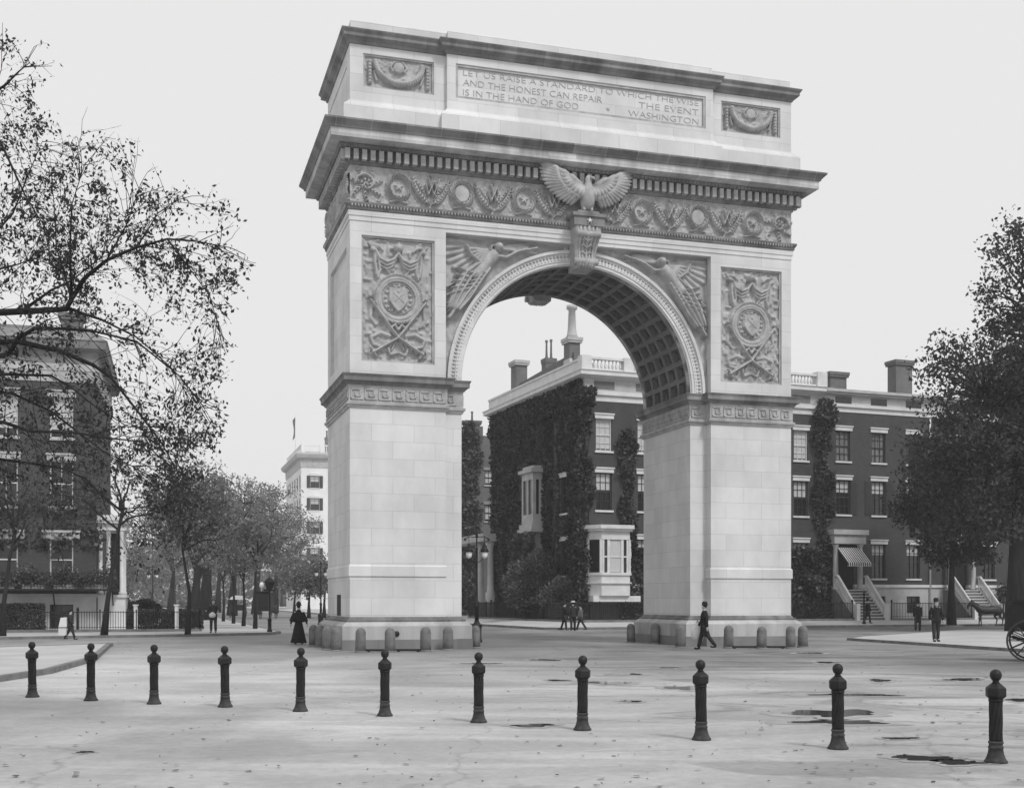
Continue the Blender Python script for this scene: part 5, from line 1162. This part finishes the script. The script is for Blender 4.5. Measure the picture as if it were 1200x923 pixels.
def sdens(u, z, r):
    k = np.ones(len(u), bool)
    k &= ~((u > 4.5) & (u < 5.5) & (r.random(len(u)) < .93) & (z < 14.3)) & ~((u > 11.6) & (u < 12.4) & (r.random(len(u)) < .85) & (z < 12.5)); k &= ~((u > 2.75) & (u < 4.25) & (z > 7.6) & (z < 10.6)) & ~((u > 2.75) & (u < 4.25) & (z > 3.4) & (z < 6.2)); k &= ~((u > 7.2) & (u < 9.6) & (z < 11.2)); return k
ivy('wall_ivy', 'dark ivy sheet covering the west side of the corner mansion', ms, ST, .2, 18.2, .5, 16.5, 62000, .19, M_ivy, 1, sdens, .22, .2)
ivy('wall_ivy', 'thick ivy column hiding the front corner of the corner mansion', ms, FT, -.5, .3, .6, 15.9, 6500, .19, M_ivy, 2, None, .4, .3)
ivy('wall_ivy', 'ivy on the side wall corner next to the narrow side windows', ms, ST, -.3, 2.4, .6, 15.9, 9500, .19, M_ivy, 12, None, .45, .35)
ivy('wall_ivy', 'ivy column between the two front window bays of the mansion', ms, FT, 2.55, 3.5, .5, 13.2, 6500, .19, M_ivy, 3, None, .5, .3)
ivy('wall_ivy', 'ivy covering the foot of the mansion to the right of its bay window', ms, FT, 3.4, 5.6, .5, 5.2, 3600, .24, M_ivy, 13, None, .5, .4)
ivy('wall_ivy', 'tall ivy strip between mansion and row house right of the arch', ms, FT, 17.9, 19.3, .5, 16.2, 11000, .19, M_ivy, 4, None, .6, .35)
ivy('wall_ivy', 'low ivy swelling beside the awning house stoop', ms, FT, 15.0, 19.3, .5, 5.5, 6500, .24, M_ivy, 14, None, .7, .5)
ivy('wall_ivy', 'pale ivy tower on the avenue house behind the mansion', rb, FT, .0, 1.9, .4, 18.3, 9000, .27, M_ivy2, 5, None, .5, .3)
ivy('wall_ivy', 'pale leafy creeper over the mansion side bay', ms, lambda u, d, z: (-.98+d, u, z), 6.8, 10.0, .5, 6.6, 7500, .26, M_ivy2, 6, lambda u, z, r: r.random(len(u)) < .75, .5, .3)
ivy('wall_ivy', 'creeper trailing under the upper windows of the left house', lh, FT, -8, .3, 4.6, 7.6, 4200, .2, M_ivy, 7, lambda u, z, r: r.random(len(u)) < .5, .35, .3)
def bush(name, label, loc, rx, ry, rz, n, leaf, mat_, seed, cat='bush', box=False, rotz=0, group=None):
    r = np.random.default_rng(seed); t = thing(name, label, cat, loc, rotz, group)
    d = r.normal(size=(n, 3)); d /= np.linalg.norm(d, axis=1, keepdims=True)
    if box: d = r.uniform(-1, 1, (n, 3)); ax = r.integers(0, 3, n); d[np.arange(n), ax] = np.sign(d[np.arange(n), ax])*(1-np.abs(r.normal(0, .07, n)))
    else: d *= (r.random((n, 1))**.3)*(1+.14*np.sin(d[:, :1]*5+seed)+.1*np.sin(d[:, 1:2]*7+2*d[:, 2:]*6))
    pts = d*np.array([rx, ry, rz])+np.array([0, 0, rz*(1.0)]); pts[:, 2] = np.maximum(pts[:, 2], .04)
    cloud('foliage', pts, leaf, mat_, t, seed, aspect=.8)
    m = MB(); rr_ = random.Random(seed)
    for _ in range(5): limb(m, (rr_.uniform(-.2, .2), rr_.uniform(-.2, .2), 0), (rr_.uniform(-.5, .5)*rx, rr_.uniform(-.5, .5)*ry, rz*1.2), .05, .015, rr_)
    m.build('stems', M_bark, t); return t
q = hp(-1.8, 4.6, .42); bush('shrub', 'large pale shrub spreading before the ivied mansion side', q, 1.9, 1.6, 2.3, 5200, .2, M_ivy2, 51, group='shrubs by the mansion')
q = hp(-1.2, 1.2, .42); bush('shrub', 'low pale shrub at the front corner of the mansion', q, 1.5, 1.2, 1.4, 2600, .19, M_ivy2, 52, group='shrubs by the mansion')
q = hp(36.5, -1, .42); bush('shrub', 'leafy bush behind the horse and cart', q, 3, 1, 1.5, 3600, .2, M_ivy2, 53)
q = ap(25, 64.8); q.z = .12; bush('clipped_hedge', 'squared dark hedge behind the fence at the far left', q, 1.1, .8, .72, 12000, .10, M_ivy, 54, 'hedge', True, LA, 'hedges behind the picket fence')
q = ap(186, 71); q.z = .12; bush('clipped_hedge', 'low dark hedge along the fence right of the porch', q, 1.8, .6, .55, 12000, .10, M_ivy, 55, 'hedge', True, LA, 'hedges behind the picket fence')
q = ap(214, 70); q.z = .12; bush('clipped_hedge', 'squared low hedge at the fence corner by the crooked tree', q, 1.1, .6, .5, 8000, .10, M_ivy, 56, 'hedge', True, LA, 'hedges behind the picket fence')
q = ap(166, 72); q.z = .5; bush('rounded_shrub', 'rounded dark clipped shrub rising behind the fence', q, 1.35, 1.0, .62, 9000, .12, M_ivy, 57)
q = lh.location.copy(); bl_ = thing('balcony_plants', 'leafy plants crowding the iron balcony of the left house', 'plants', (q.x, q.y, 2.42), LA)
r = np.random.default_rng(9); n = 5200; u = r.uniform(-5.5, 1.1, n); pts = np.stack([u, r.uniform(-1.2, -.5, n), .15+np.abs(r.normal(0, 1, n))*.3*(1+.5*np.sin(u*3))+r.uniform(0, .3, n)], 1); cloud('foliage', pts, .14, M_ivy2, bl_, 9, aspect=.7)
m = MB()
for x in (-4.8, -3.2, -1.6, 0): m.box(x-.6, x+.6, -1.0, -.7, 0, .25)
m.build('planter', M_trim, bl_)
for x, y, h_, lb in ((159, 735, 1.35, 'white gate pillar behind the fence beside the rounded shrub'), (207, 736.5, 1.35, 'white post behind the fence near the crooked tree')):
    q = ap(x, 69); t = thing('gate_pillar', lb, 'pillar', (q.x, q.y, .12), 0, 'white gate pillars'); m = MB(); m.box(-.09, .09, -.09, .09, 0, h_); m.build('shaft', M_white, t); m = MB(); m.box(-.13, .13, -.13, .13, h_, h_+.08); m.build('cap', M_white, t)
# ================================================================ PEOPLE, HORSE, CARRIAGES
def skin(name, V, E, Rd, mat_, parent, sub=2, root=0):
    me = bpy.data.meshes.new(name); me.from_pydata([tuple(v) for v in V], E, []); me.materials.append(mat_)
    o = bpy.data.objects.new(name, me); COL.objects.link(o); o.parent = parent
    md = o.modifiers.new('skin', 'SKIN'); md.use_smooth_shade = True
    if not me.skin_vertices: me.skin_vertices.new() if hasattr(me.skin_vertices, 'new') else None
    for i, r_ in enumerate(Rd):
        d = me.skin_vertices[0].data[i]; d.radius = (r_, r_) if not hasattr(r_, '__len__') else r_; d.use_root = (i == root)
    sb = o.modifiers.new('sub', 'SUBSURF'); sb.levels = sub; sb.render_levels = sub
    bpy.context.view_layer.update()
    me2 = bpy.data.meshes.new_from_object(o.evaluated_get(bpy.context.evaluated_depsgraph_get()))
    o.modifiers.clear(); o.data = me2
    if not me2.materials: me2.materials.append(mat_)
    me2.name = name; return o
class Sk:
    def __init__(s): s.V = []; s.E = []; s.R = []
    def p(s, v, r_, par=None):
        s.V.append(tuple(v)); s.R.append(r_); i = len(s.V)-1
        if par is not None: s.E.append((par, i))
        return i
def person(label, loc, face, height=1.70, legs=((0, 0), (0, 0)), arms=((0, 5, 8), (0, 5, 8)), outfit='suit', hat='bowler', coat=None, trous=None, lean=0, group=None, hatm=None):
    """legs: (swing deg, knee bend deg) left/right; arms: (swing fwd, out, elbow bend) deg. The figure faces -y in its own frame."""
    t = thing('person', label, 'person', loc, face, group); coat = coat or M_dark; trous = trous or M_dark
    k = height/1.75; sk = Sk(); V3 = Vector
    ln_ = R(lean)
    def tilt(v): v = V3(v); h = v.z-.95; return V3((v.x, v.y-h*math.sin(ln_), .95+h*math.cos(ln_))) if h > 0 else v
    pel = sk.p((0, 0, .95), .13); wai = sk.p(tilt((0, 0, 1.1)), .12, pel); che = sk.p(tilt((0, -.005, 1.32)), .14, wai); nb = sk.p(tilt((0, .01, 1.46)), .07, che)
    ne = sk.p(tilt((0, 0, 1.53)), .05, nb); hd = sk.p(tilt((0, -.015, 1.60)), .075, ne); h2_ = sk.p(tilt((0, -.01, 1.67)), .085, hd); h3_ = sk.p(tilt((0, 0, 1.73)), .06, h2_)
    sk.p(tilt((0, -.115, 1.625)), .014, hd)
    J = {}
    for s_, (sw, ou, el) in zip((-1, 1), arms):
        sh = tilt((s_*.19, 0, 1.42)); i = sk.p(sh, .065, che)
        a = R(sw); o_ = R(ou); d = V3((s_*math.sin(o_), -math.sin(a)*math.cos(o_), -math.cos(a)*math.cos(o_))); e = sh+d*.29; ie = sk.p(e, .045, i)
        a2 = R(sw+el); d2 = V3((s_*math.sin(o_)*.4, -math.sin(a2), -math.cos(a2))).normalized(); w_ = e+d2*.25; iw = sk.p(w_, .030, ie)
        pm = w_+d2*.05; ip = sk.p(pm, .034, iw); side = d2.cross(V3((s_, 0, 0)))
        if side.length < .1: side = V3((0, 1, 0))
        side.normalize()
        for q_, fl in zip((-1.5, -.5, .5, 1.5), (.075, .085, .08, .062)):
            f0 = pm+d2*.045+side*q_*.019; f1 = f0+d2*fl*.5+V3((-s_*.006, 0, 0)); f2 = f1+d2*fl*.45+V3((-s_*.025, 0, 0))
            x0_ = sk.p(f0, .010, ip); x1_ = sk.p(f1, .009, x0_); sk.p(f2, .008, x1_)
        tb = sk.p(pm-side*.035+d2*.01, .011, ip); sk.p(pm-side*.055+d2*.05, .009, tb)
        J[s_] = (sh, e, w_, pm, d2)
    K = {}
    for s_, (sw, kn) in zip((-1, 1), legs):
        hp_ = V3((s_*.095, 0, .92)); i = sk.p(hp_, .09, pel); a = R(sw); d = V3((s_*.03, -math.sin(a), -math.cos(a))).normalized(); kk = hp_+d*.43; ik = sk.p(kk, .058, i)
        a2 = R(sw-kn); d2 = V3((0, -math.sin(a2), -math.cos(a2))); an = kk+d2*.42; ia = sk.p(an, .038, ik); toe = an+V3((s_*.02, -.13, -.045+.10*math.sin(a2 if a2 < 0 else 0)*-1*0)); sk.p(toe, .034, ia); sk.p(an+V3((0, .05, -.03)), .036, ia)
        K[s_] = (hp_, kk, an, toe)
    body = skin('body', sk.V, sk.E, sk.R, M_skin, t, 1); hy = tilt((0, 0, 1.73)).y
    def ring(cx, cy, z, rx, ry, n=16): return [(cx+rx*math.cos(2*math.pi*j/n), cy+ry*math.sin(2*math.pi*j/n), z) for j in range(n)]
    m = MB()
    if outfit in ('suit', 'frock', 'police', 'shirt'):
        hem = {'suit': .80, 'frock': .52, 'police': .72, 'shirt': .95}[outfit]; rg = []
        for z, rx, ry in ((hem, .20, .165), (hem+.12, .195, .16), (.98, .185, .15), (1.1, .172, .14), (1.3, .205, .15), (1.4, .205, .13), (1.46, .13, .10), (1.52, .068, .07)):
            q = tilt((0, 0, z)); rg.append(ring(0, q.y, q.z, rx, ry))
        m.loft(rg)
        for s_ in (-1, 1): sh, e, w_, pm, d2 = J[s_]; m.tube([sh+V3((-s_*.03, 0, .015)), sh.lerp(e, .35), e, e.lerp(w_, .5), w_], [.085, .075, .064, .055, .048], 10)
        m.build('coat' if outfit != 'shirt' else 'shirt', coat, t)
        if outfit != 'shirt':
            m = MB(); q = tilt((0, 0, 1.5)); m.lathe([(.062, -.03), (.064, .03)], 12, (0, q.y, q.z)); q = tilt((0, -.14, 1.40)); m.loft([[(-.035, q.y, q.z-.12), (.035, q.y, q.z-.12), (.035, q.y+.02, q.z-.12), (-.035, q.y+.02, q.z-.12)], [(-.04, q.y+.05, q.z+.08), (.04, q.y+.05, q.z+.08), (.04, q.y+.08, q.z+.08), (-.04, q.y+.08, q.z+.08)]], True, True, False); m.build('collar', M_shirt, t)
        m = MB()
        for s_ in (-1, 1):
            a, b, c, d = K[s_]; m.tube([a+V3((0, 0, .05)), a.lerp(b, .4), b, b.lerp(c, .5), c+V3((0, 0, .01))], [.115, .10, .078, .072, .068], 12)
        m.build('trousers', trous, t)
    else:
        rg = []
        for z, rx, ry in ((.07, .36, .33), (.3, .30, .27), (.7, .22, .2), (1.0, .15, .13), (1.1, .135, .12)): rg.append([(rx*(1+.05*math.cos(7*2*math.pi*j/28))*math.cos(2*math.pi*j/28), ry*(1+.05*math.cos(7*2*math.pi*j/28))*math.sin(2*math.pi*j/28), z+.015*math.sin(3*j)) for j in range(28)])
        m.loft(rg); m.build('skirt', coat, t)
        m = MB(); rg = []
        for z, rx, ry in ((.98, .24, .2), (1.03, .43, .23), (1.12, .40, .22), (1.25, .31, .19), (1.38, .22, .15), (1.46, .13, .11), (1.54, .07, .075)): rg.append(ring(0, 0, z, rx, ry, 22))
        m.loft(rg); m.build('cape', coat, t)
        m = MB()
        for s_ in (-1, 1): sh, e, w_, pm, d2 = J[s_]; m.tube([sh, sh.lerp(e, .35), e, e.lerp(w_, .5), w_], [.07, .065, .055, .045, .04], 10)
        m.build('sleeves', coat, t)
    m = MB()
    for s_ in (-1, 1):
        a, b, c, d = K[s_]; f = V3((s_*.01, -.055, -.04)); m.ell(c+f, (.048, .135, .042), 10, 6); m.tube([c+V3((0, 0, .04)), c+V3((0, .01, -.03))], [.047, .045], 8)
    m.build('shoes', M_black, t)
    tp = tilt((0, .0, 1.70)); m = MB(); m.ell((tp.x, tp.y+.018, tp.z), (.088, .092, .095), 12, 7); m.build('hair', M_dark, t)
    m = MB(); q = tilt((0, -.1, 1.665))
    for s_ in (-1, 1): m.ell((s_*.032, q.y+.004, q.z), (.012, .008, .009), 6, 4)
    m.build('eyes', M_black, t)
    if hat:
        m = MB(); hz = tp.z+.025
        prof = {'bowler': [(.165, 0), (.17, .012), (.11, .012), (.108, .07), (.095, .11), (.06, .135), (.01, .142)], 'top': [(.16, 0), (.165, .012), (.105, .015), (.105, .17), (.11, .2), (.01, .2)],
                'straw': [(.2, 0), (.2, .012), (.11, .014), (.11, .09), (.01, .092)], 'helmet': [(.15, 0), (.13, .03), (.112, .05), (.108, .11), (.085, .17), (.045, .2), (.015, .215), (.012, .24)], 'bonnet': [(.14, 0), (.15, .02), (.10, .05), (.11, .1), (.06, .16), (.02, .2)], 'cap': [(.12, 0), (.135, .03), (.13, .06), (.01, .075)]}[hat]
        m.lathe(prof, 18, (0, tp.y+.01, hz)); m.build('hat', hatm or (M_straw if hat == 'straw' else (M_greyc if hat == 'helmet' else M_black)), t)
    # ground the lower foot
    lo = min(K[s_][2].z for s_ in (-1, 1))-.085
    t.location = Vector(loc); t.location.z -= lo*k; t.scale = (k, k, k); t['_j'] = 0; del t['_j']
    return t, {s_: J[s_][3]*k for s_ in J}, lo*k
def held(name, label, cat, t, hand, build, dz=0):
    o = thing(name, label, cat, t.location+Matrix.Rotation(t.rotation_euler.z, 3, 'Z') @ hand, t.rotation_euler.z); build(o); return o
# boy with a parcel, left
t, hd_, _ = person('small boy walking past the left fence with a pale parcel, seen below the balcony', G(82.5, 749), R(95), 1.34, ((22, 5), (-18, 12)), ((15, 12, 25), (-15, 8, 10)), 'suit', 'cap')
def sack(o):
    m = MB(); m.loft([[(x*r_, y*r_*.5, z) for x, y in ((-.2, -.1), (.0, -.18), (.2, -.1), (.2, .12), (0, .18), (-.2, .12))] for z, r_ in ((-.62, .85), (-.4, 1.15), (-.15, 1.05), (.0, .45), (.06, .3))]); m.build('bag', M_shirt, o)
    m = MB(); m.tube([(-.05, 0, .04), (0, 0, .12), (.05, 0, .04)], .02, 6); m.build('knot', M_greyc, o)
pb = G(74.5, 749.5); o = thing('parcel', 'large pale parcel carried at the side of the small boy', 'parcel', (pb.x, pb.y-.1, .22), .2)
m = MB(); m.loft([[(-.17, -.08, 0), (.13, -.08, 0), (.15, .1, 0), (-.17, .1, 0)], [(-.17, -.1, .35), (.17, -.1, .38), (.17, .12, .38), (-.14, .12, .35)], [(-.08, -.08, .78), (.17, -.08, .8), (.17, .1, .8), (-.08, .1, .78)]], True, True, False); m.build('wrapping', M_shirt, o)
m = MB(); m.box(-.19, .19, -.115, .135, .33, .36); m.build('string', M_dark, o)
# policeman
t, hd_, _ = person('policeman in helmet and dark frock coat standing on the avenue pavement facing us', G(250, 741, .12), R(4), 1.70, ((3, 0), (-3, 3)), ((12, 18, 75), (12, 18, 75)), 'police', 'helmet', hatm=M_greyc)
q = G(250, 741, .12); o = thing('white_bundle', 'small white bundle held before the policeman', 'bundle', (q.x+.03, q.y-.33, 1.02), .1); m = MB(); m.loft([hexring(.10, -.12, 8), hexring(.17, -.04, 8), hexring(.16, .06, 8), hexring(.08, .13, 8)]); m.build('cloth', M_shirt, o); m = MB(); m.lathe([(.05, .13), (.07, .17)], 8); m.build('fold', M_shirt, o)
# woman in cape
person('woman in black hat, wide cape and long skirt walking away, left of the west pier', G(350, 754.5), R(176), 1.58, ((8, 0), (-8, 5)), ((0, 26, 10), (0, 26, 10)), 'cape', 'bonnet', M_black)
# group of three beyond the arch
person('man pulling a dark sack, leftmost of the three crossing beyond the arch', G(661.5, 738), R(100), 1.62, ((8, 3), (-10, 8)), ((20, 8, 20), (-10, 8, 15)), 'frock', 'bowler', M_black, group='walkers beyond the arch')
person('tall man in pale cap seen from behind, middle of the three beyond the arch', G(671.5, 739), R(180), 1.70, ((14, 4), (-14, 10)), ((10, 10, 20), (-10, 10, 20)), 'suit', 'straw', M_dark, group='walkers beyond the arch')
person('youth in lighter jacket and pale hat striding, rightmost of the three beyond the arch', G(680.5, 738), R(-95), 1.50, ((20, 4), (-20, 12)), ((-15, 8, 10), (20, 8, 15)), 'suit', 'cap', M_greyc, group='walkers beyond the arch')
# walking man by the east pier with bag
t, hd_, lo = person('man in bowler striding left past the east pier with a pale bag', G(825.5, 760.8), R(-98), 1.64, ((17, 4), (-21, 14)), ((18, 8, 12), (-14, 8, 8)), 'frock', 'bowler', M_black)
q = G(817, 760.3); o = thing('cloth_bag', 'pale cloth bag swinging from the hand of the man at the east pier', 'bag', (q.x, q.y-.1, .92), 0); sack(o)
# two men at the right
person('man in bowler walking away left of the standing man on the right island', G(1075.5, 739.5), R(160), 1.70, ((16, 4), (-18, 12)), ((12, 6, 12), (-12, 6, 12)), 'frock', 'bowler', M_black, group='two men at the right island')
person('man in dark suit standing at the right island kerb with hands in pockets', G(1097, 751.5, .10), R(8), 1.66, ((3, 0), (-4, 0)), ((-8, 16, 25), (-8, 16, 25)), 'suit', 'bowler', M_black, group='two men at the right island')
person('distant figure beside the thin post before the awning house', hp(18.9, -4.8, .22), R(100), 1.62, ((12, 4), (-12, 8)), ((10, 6, 12), (-10, 6, 12)), 'frock', 'bowler', M_black)
# wheels and carts
def wheel(par, c, r_, n=14, w=.05, mat_=M_wheel, rz=0):
    M = Matrix.Translation(c) @ Matrix.Rotation(rz, 4, 'Z') @ Matrix.Rotation(R(90), 4, 'X'); o = MB()
    rings = []
    for a in range(40):
        A = 2*math.pi*a/40; rings.append([tuple(M @ Vector((q*math.cos(A), q*math.sin(A), z))) for q, z in ((r_-.055, -w/2), (r_, -w/2), (r_, w/2), (r_-.055, w/2))])
    rings.append(rings[0]); o.loft(rings, False, False, False); rim = o.build('wheel', mat_, par)
    m = MB(); m.lathe([(.05, -.12), (.09, -.1), (.10, 0), (.09, .1), (.05, .12)], 12, M=M); m.build('hub', mat_, rim)
    m = MB()
    for a in range(n):
        A = 2*math.pi*a/n; m.tube([M @ Vector((.08*math.cos(A), .08*math.sin(A), 0)), M @ Vector(((r_-.04)*math.cos(A), (r_-.04)*math.sin(A), 0))], [.022, .015], 6)
    m.build('spokes', mat_, rim); return rim
q = G(1206, 775.5); cr = thing('carriage', 'dark horse-drawn carriage with big spoked wheel cut by the right edge', 'carriage', (q.x, q.y, 0), R(-25))
wheel(cr, (0, 0, .61), .61, 14, .06); wheel(cr, (0, 1.5, .61), .61, 14, .06); wheel(cr, (2.2, 0, .5), .5, 12, .06); wheel(cr, (2.2, 1.5, .5), .5, 12, .06)
m = MB(); side = [(-.52, 1.05), (-.50, 1.62), (-.42, 1.72), (2.9, 1.72), (3.0, 1.3), (2.6, .82), (1.0, .72), (.2, .86)]
m.loft([[(x, .12, z) for x, z in side], [(x, 1.38, z) for x, z in side]], True, True, False); m.build('body', M_wood, cr)
m = MB(); m.box(-.62, -.40, .1, 1.4, 1.58, 1.66); m.box(-.58, 3.0, .08, 1.42, 1.725, 1.78); m.build('rail', M_wood, cr)
m = MB()
for x in (-.1, .9): m.box(x, x+.75, .14, .32, 1.78, 2.35); m.box(x, x+.75, .1, 1.3, 1.78, 1.95)
m.build('seat', M_dark, cr)
m = MB(); m.tube([(0, -.06, .61), (0, 1.56, .61)], .035, 8); m.tube([(2.2, -.06, .5), (2.2, 1.56, .5)], .035, 8)
for y in (.2, 1.3): m.tube([(-.5, y, .72), (-.2, y, .60), (.2, y, .60), (.5, y, .74)], .03, 6)
m.tube([(-.5, .2, .75), (-.45, .2, 1.1)], .025, 6); m.tube([(-.5, 1.3, .75), (-.45, 1.3, 1.1)], .025, 6); m.build('springs', M_iron2, cr)
def horse(label, loc, rz, k=1.0):
    t = thing('horse', label, 'horse', loc, rz); s = Sk()      # faces -x
    b0 = s.p((.1, 0, 1.12), (.34, .30)); ch = s.p((-.45, 0, 1.12), (.35, .28), b0); sh = s.p((-.72, 0, 1.22), .27, ch); n1 = s.p((-.98, 0, 1.40), (.24, .15), sh); n2 = s.p((-1.2, 0, 1.58), (.18, .11), n1)
    hd = s.p((-1.34, 0, 1.64), .14, n2); f1 = s.p((-1.5, 0, 1.46), (.11, .085), hd); s.p((-1.62, 0, 1.24), .07, f1)
    for y in (-.06, .06): e_ = s.p((-1.28, y, 1.80), .03, hd); s.p((-1.29, y*1.2, 1.89), .012, e_)
    lo = s.p((.55, 0, 1.18), (.34, .29), b0); ru = s.p((.85, 0, 1.2), .25, lo); ta = s.p((1.0, 0, 1.2), .06, ru); t2 = s.p((1.12, 0, .95), .07, ta); s.p((1.14, 0, .6), .04, t2)
    for y, sw in ((-.15, .10), (.15, -.12)):
        a = s.p((-.62, y, .98), .13, ch); c = s.p((-.64-sw, y, .62), .065, a); d = s.p((-.66-sw*1.4, y, .34), .045, c); e = s.p((-.64-sw*1.6, y, .12), .04, d); s.p((-.70-sw*1.6, y, .04), .055, e)
        a = s.p((.78, y, .98), .17, lo); c = s.p((.62+sw, y, .74), .10, a); d = s.p((.86+sw*1.2, y, .48), .055, c); e = s.p((.80+sw*1.4, y, .16), .038, d); s.p((.73+sw*1.4, y, .04), .055, e)
    skin('body', s.V, s.E, s.R, M_horse, t, 2)
    m = MB()
    for i in range(14): q = Vector((-1.24, 0, 1.78)).lerp(Vector((-.72, 0, 1.5)), i/13); m.tube([q, q+Vector((.08, .07, -.12)), q+Vector((.10, .13, -.26))], [.035, .03, .01], 5)
    m.build('mane', M_black, t)
    m = MB(); rg = []
    for (x, r1, r2, z) in ((-.58, .30, .27, 1.14), (-.54, .31, .28, 1.14)): rg.append([(x+.12*math.sin(2*math.pi*j/18), r2*math.cos(2*math.pi*j/18), z+r1*math.sin(2*math.pi*j/18)) for j in range(18)])
    m.loft(rg, False, False); m.tube([(-.75, -.29, 1.05), (.2, -.31, 1.0), (1.3, -.33, .95)], .025, 6); m.tube([(-.75, .29, 1.05), (.2, .31, 1.0), (1.3, .33, .95)], .025, 6); m.tube([(-1.45, .08, 1.52), (-.6, .15, 1.52), (.6, .1, 1.45), (1.5, .05, 1.6)], .012, 5)
    m.build('harness', M_black, t); t.scale = (k, k, k); return t
q = hp(27.0, -7.3, .05); horse('dark carriage horse facing left in front of the second stoop', (q.x, q.y, 0.0), R(8), .98)
q2 = q+Vector((2.6, .4, 0)); ct = thing('cart', 'dark two-wheeled cart behind the standing horse, half hidden by the carriage', 'cart', (q2.x, q2.y, 0), R(8))
wheel(ct, (0, -.7, .6), .6, 12); wheel(ct, (0, .7, .6), .6, 12)
m = MB(); m.loft([[(-.8, -.6, .75), (1.0, -.6, .75), (1.0, .6, .75), (-.8, .6, .75)], [(-.9, -.65, 1.15), (1.1, -.65, 1.25), (1.1, .65, 1.25), (-.9, .65, 1.15)]], True, True, False); m.build('body', M_wood, ct)
m = MB(); m.box(-.5, 0, -.5, .5, 1.15, 1.4); m.build('seat', M_dark, ct)
m = MB(); m.tube([(-.7, -.33, .85), (-2.4, -.36, 1.0)], .03, 6); m.tube([(-.7, .33, .85), (-2.4, .36, 1.0)], .03, 6); m.tube([(0, -.75, .6), (0, .75, .6)], .03, 6); m.build('shafts', M_wood, ct)
t, _, lo = person('driver in pale shirt seated on the cart at the right edge', (q2.x-.2, q2.y, .62), R(-80), 1.6, ((80, 80), (80, 80)), ((25, 8, 50), (25, 8, 50)), 'shirt', 'bowler', M_shirt)
t.location = (q2.x-.2, q2.y, 1.42-.92*1.6/1.75+.03)
# two far vehicles on the avenue
def wagon(label, x, Z, rz, top):
    p = ap(x, Z); w = thing('wagon', label, 'wagon', (p.x, p.y, 0), rz, 'far wagons on the avenue')
    for a, b in ((-1, -.8), (1, -.8), (-1, .8), (1, .8)): wheel(w, (a, b, .55), .55, 10)
    m = MB(); m.box(-1.5, 1.5, -.75, .75, .75, 1.35); m.build('body', M_wood, w)
    m = MB(); 
    if top: m.loft([[(x_, .8*math.cos(math.pi*j/8), 1.9+.45*math.sin(math.pi*j/8)) for j in range(9)] for x_ in (-1.6, 1.7)], True, True, False); 
    else: m.box(-1.5, .6, -.7, .7, 1.36, 2.6)
    m.build('canopy', M_shirt if top else M_wood, w)
    m = MB()
    for a in (-1.3, 1.3):
        for b in (-.7, .7): m.tube([(a, b, 1.3), (a, b, 1.95)], .04, 6)
    m.build('canopy_posts', M_wood, w); return w
wagon('far wagon with white canopy between the thin street trees', 279, 128, R(100), True)
wagon('far dark closed wagon left of the lantern post', 311, 120, R(85), False)
# ================================================================ HAZE
hz = bpy.data.materials.new('thin_air'); hz.use_nodes = True; ht_ = hz.node_tree; ht_.nodes.clear()
ho = ht_.nodes.new('ShaderNodeOutputMaterial'); pv = ht_.nodes.new('ShaderNodeVolumePrincipled'); pv.inputs['Density'].default_value = .0005; pv.inputs['Color'].default_value = g3(.93); pv.inputs['Anisotropy'].default_value = .3
ht_.links.new(pv.outputs[0], ho.inputs['Volume'])
m = MB(); m.box(-1550, 1550, -70, 2650, -1.2, 32); tagp(m.build('haze', hz), kind='stuff')
# ================================================================ real-world scale
for o in list(SC.objects):
    if o.parent is None and o.type in ('MESH', 'EMPTY'):
        o.location = Vector(o.location)*S; o.scale = Vector(o.scale)*S
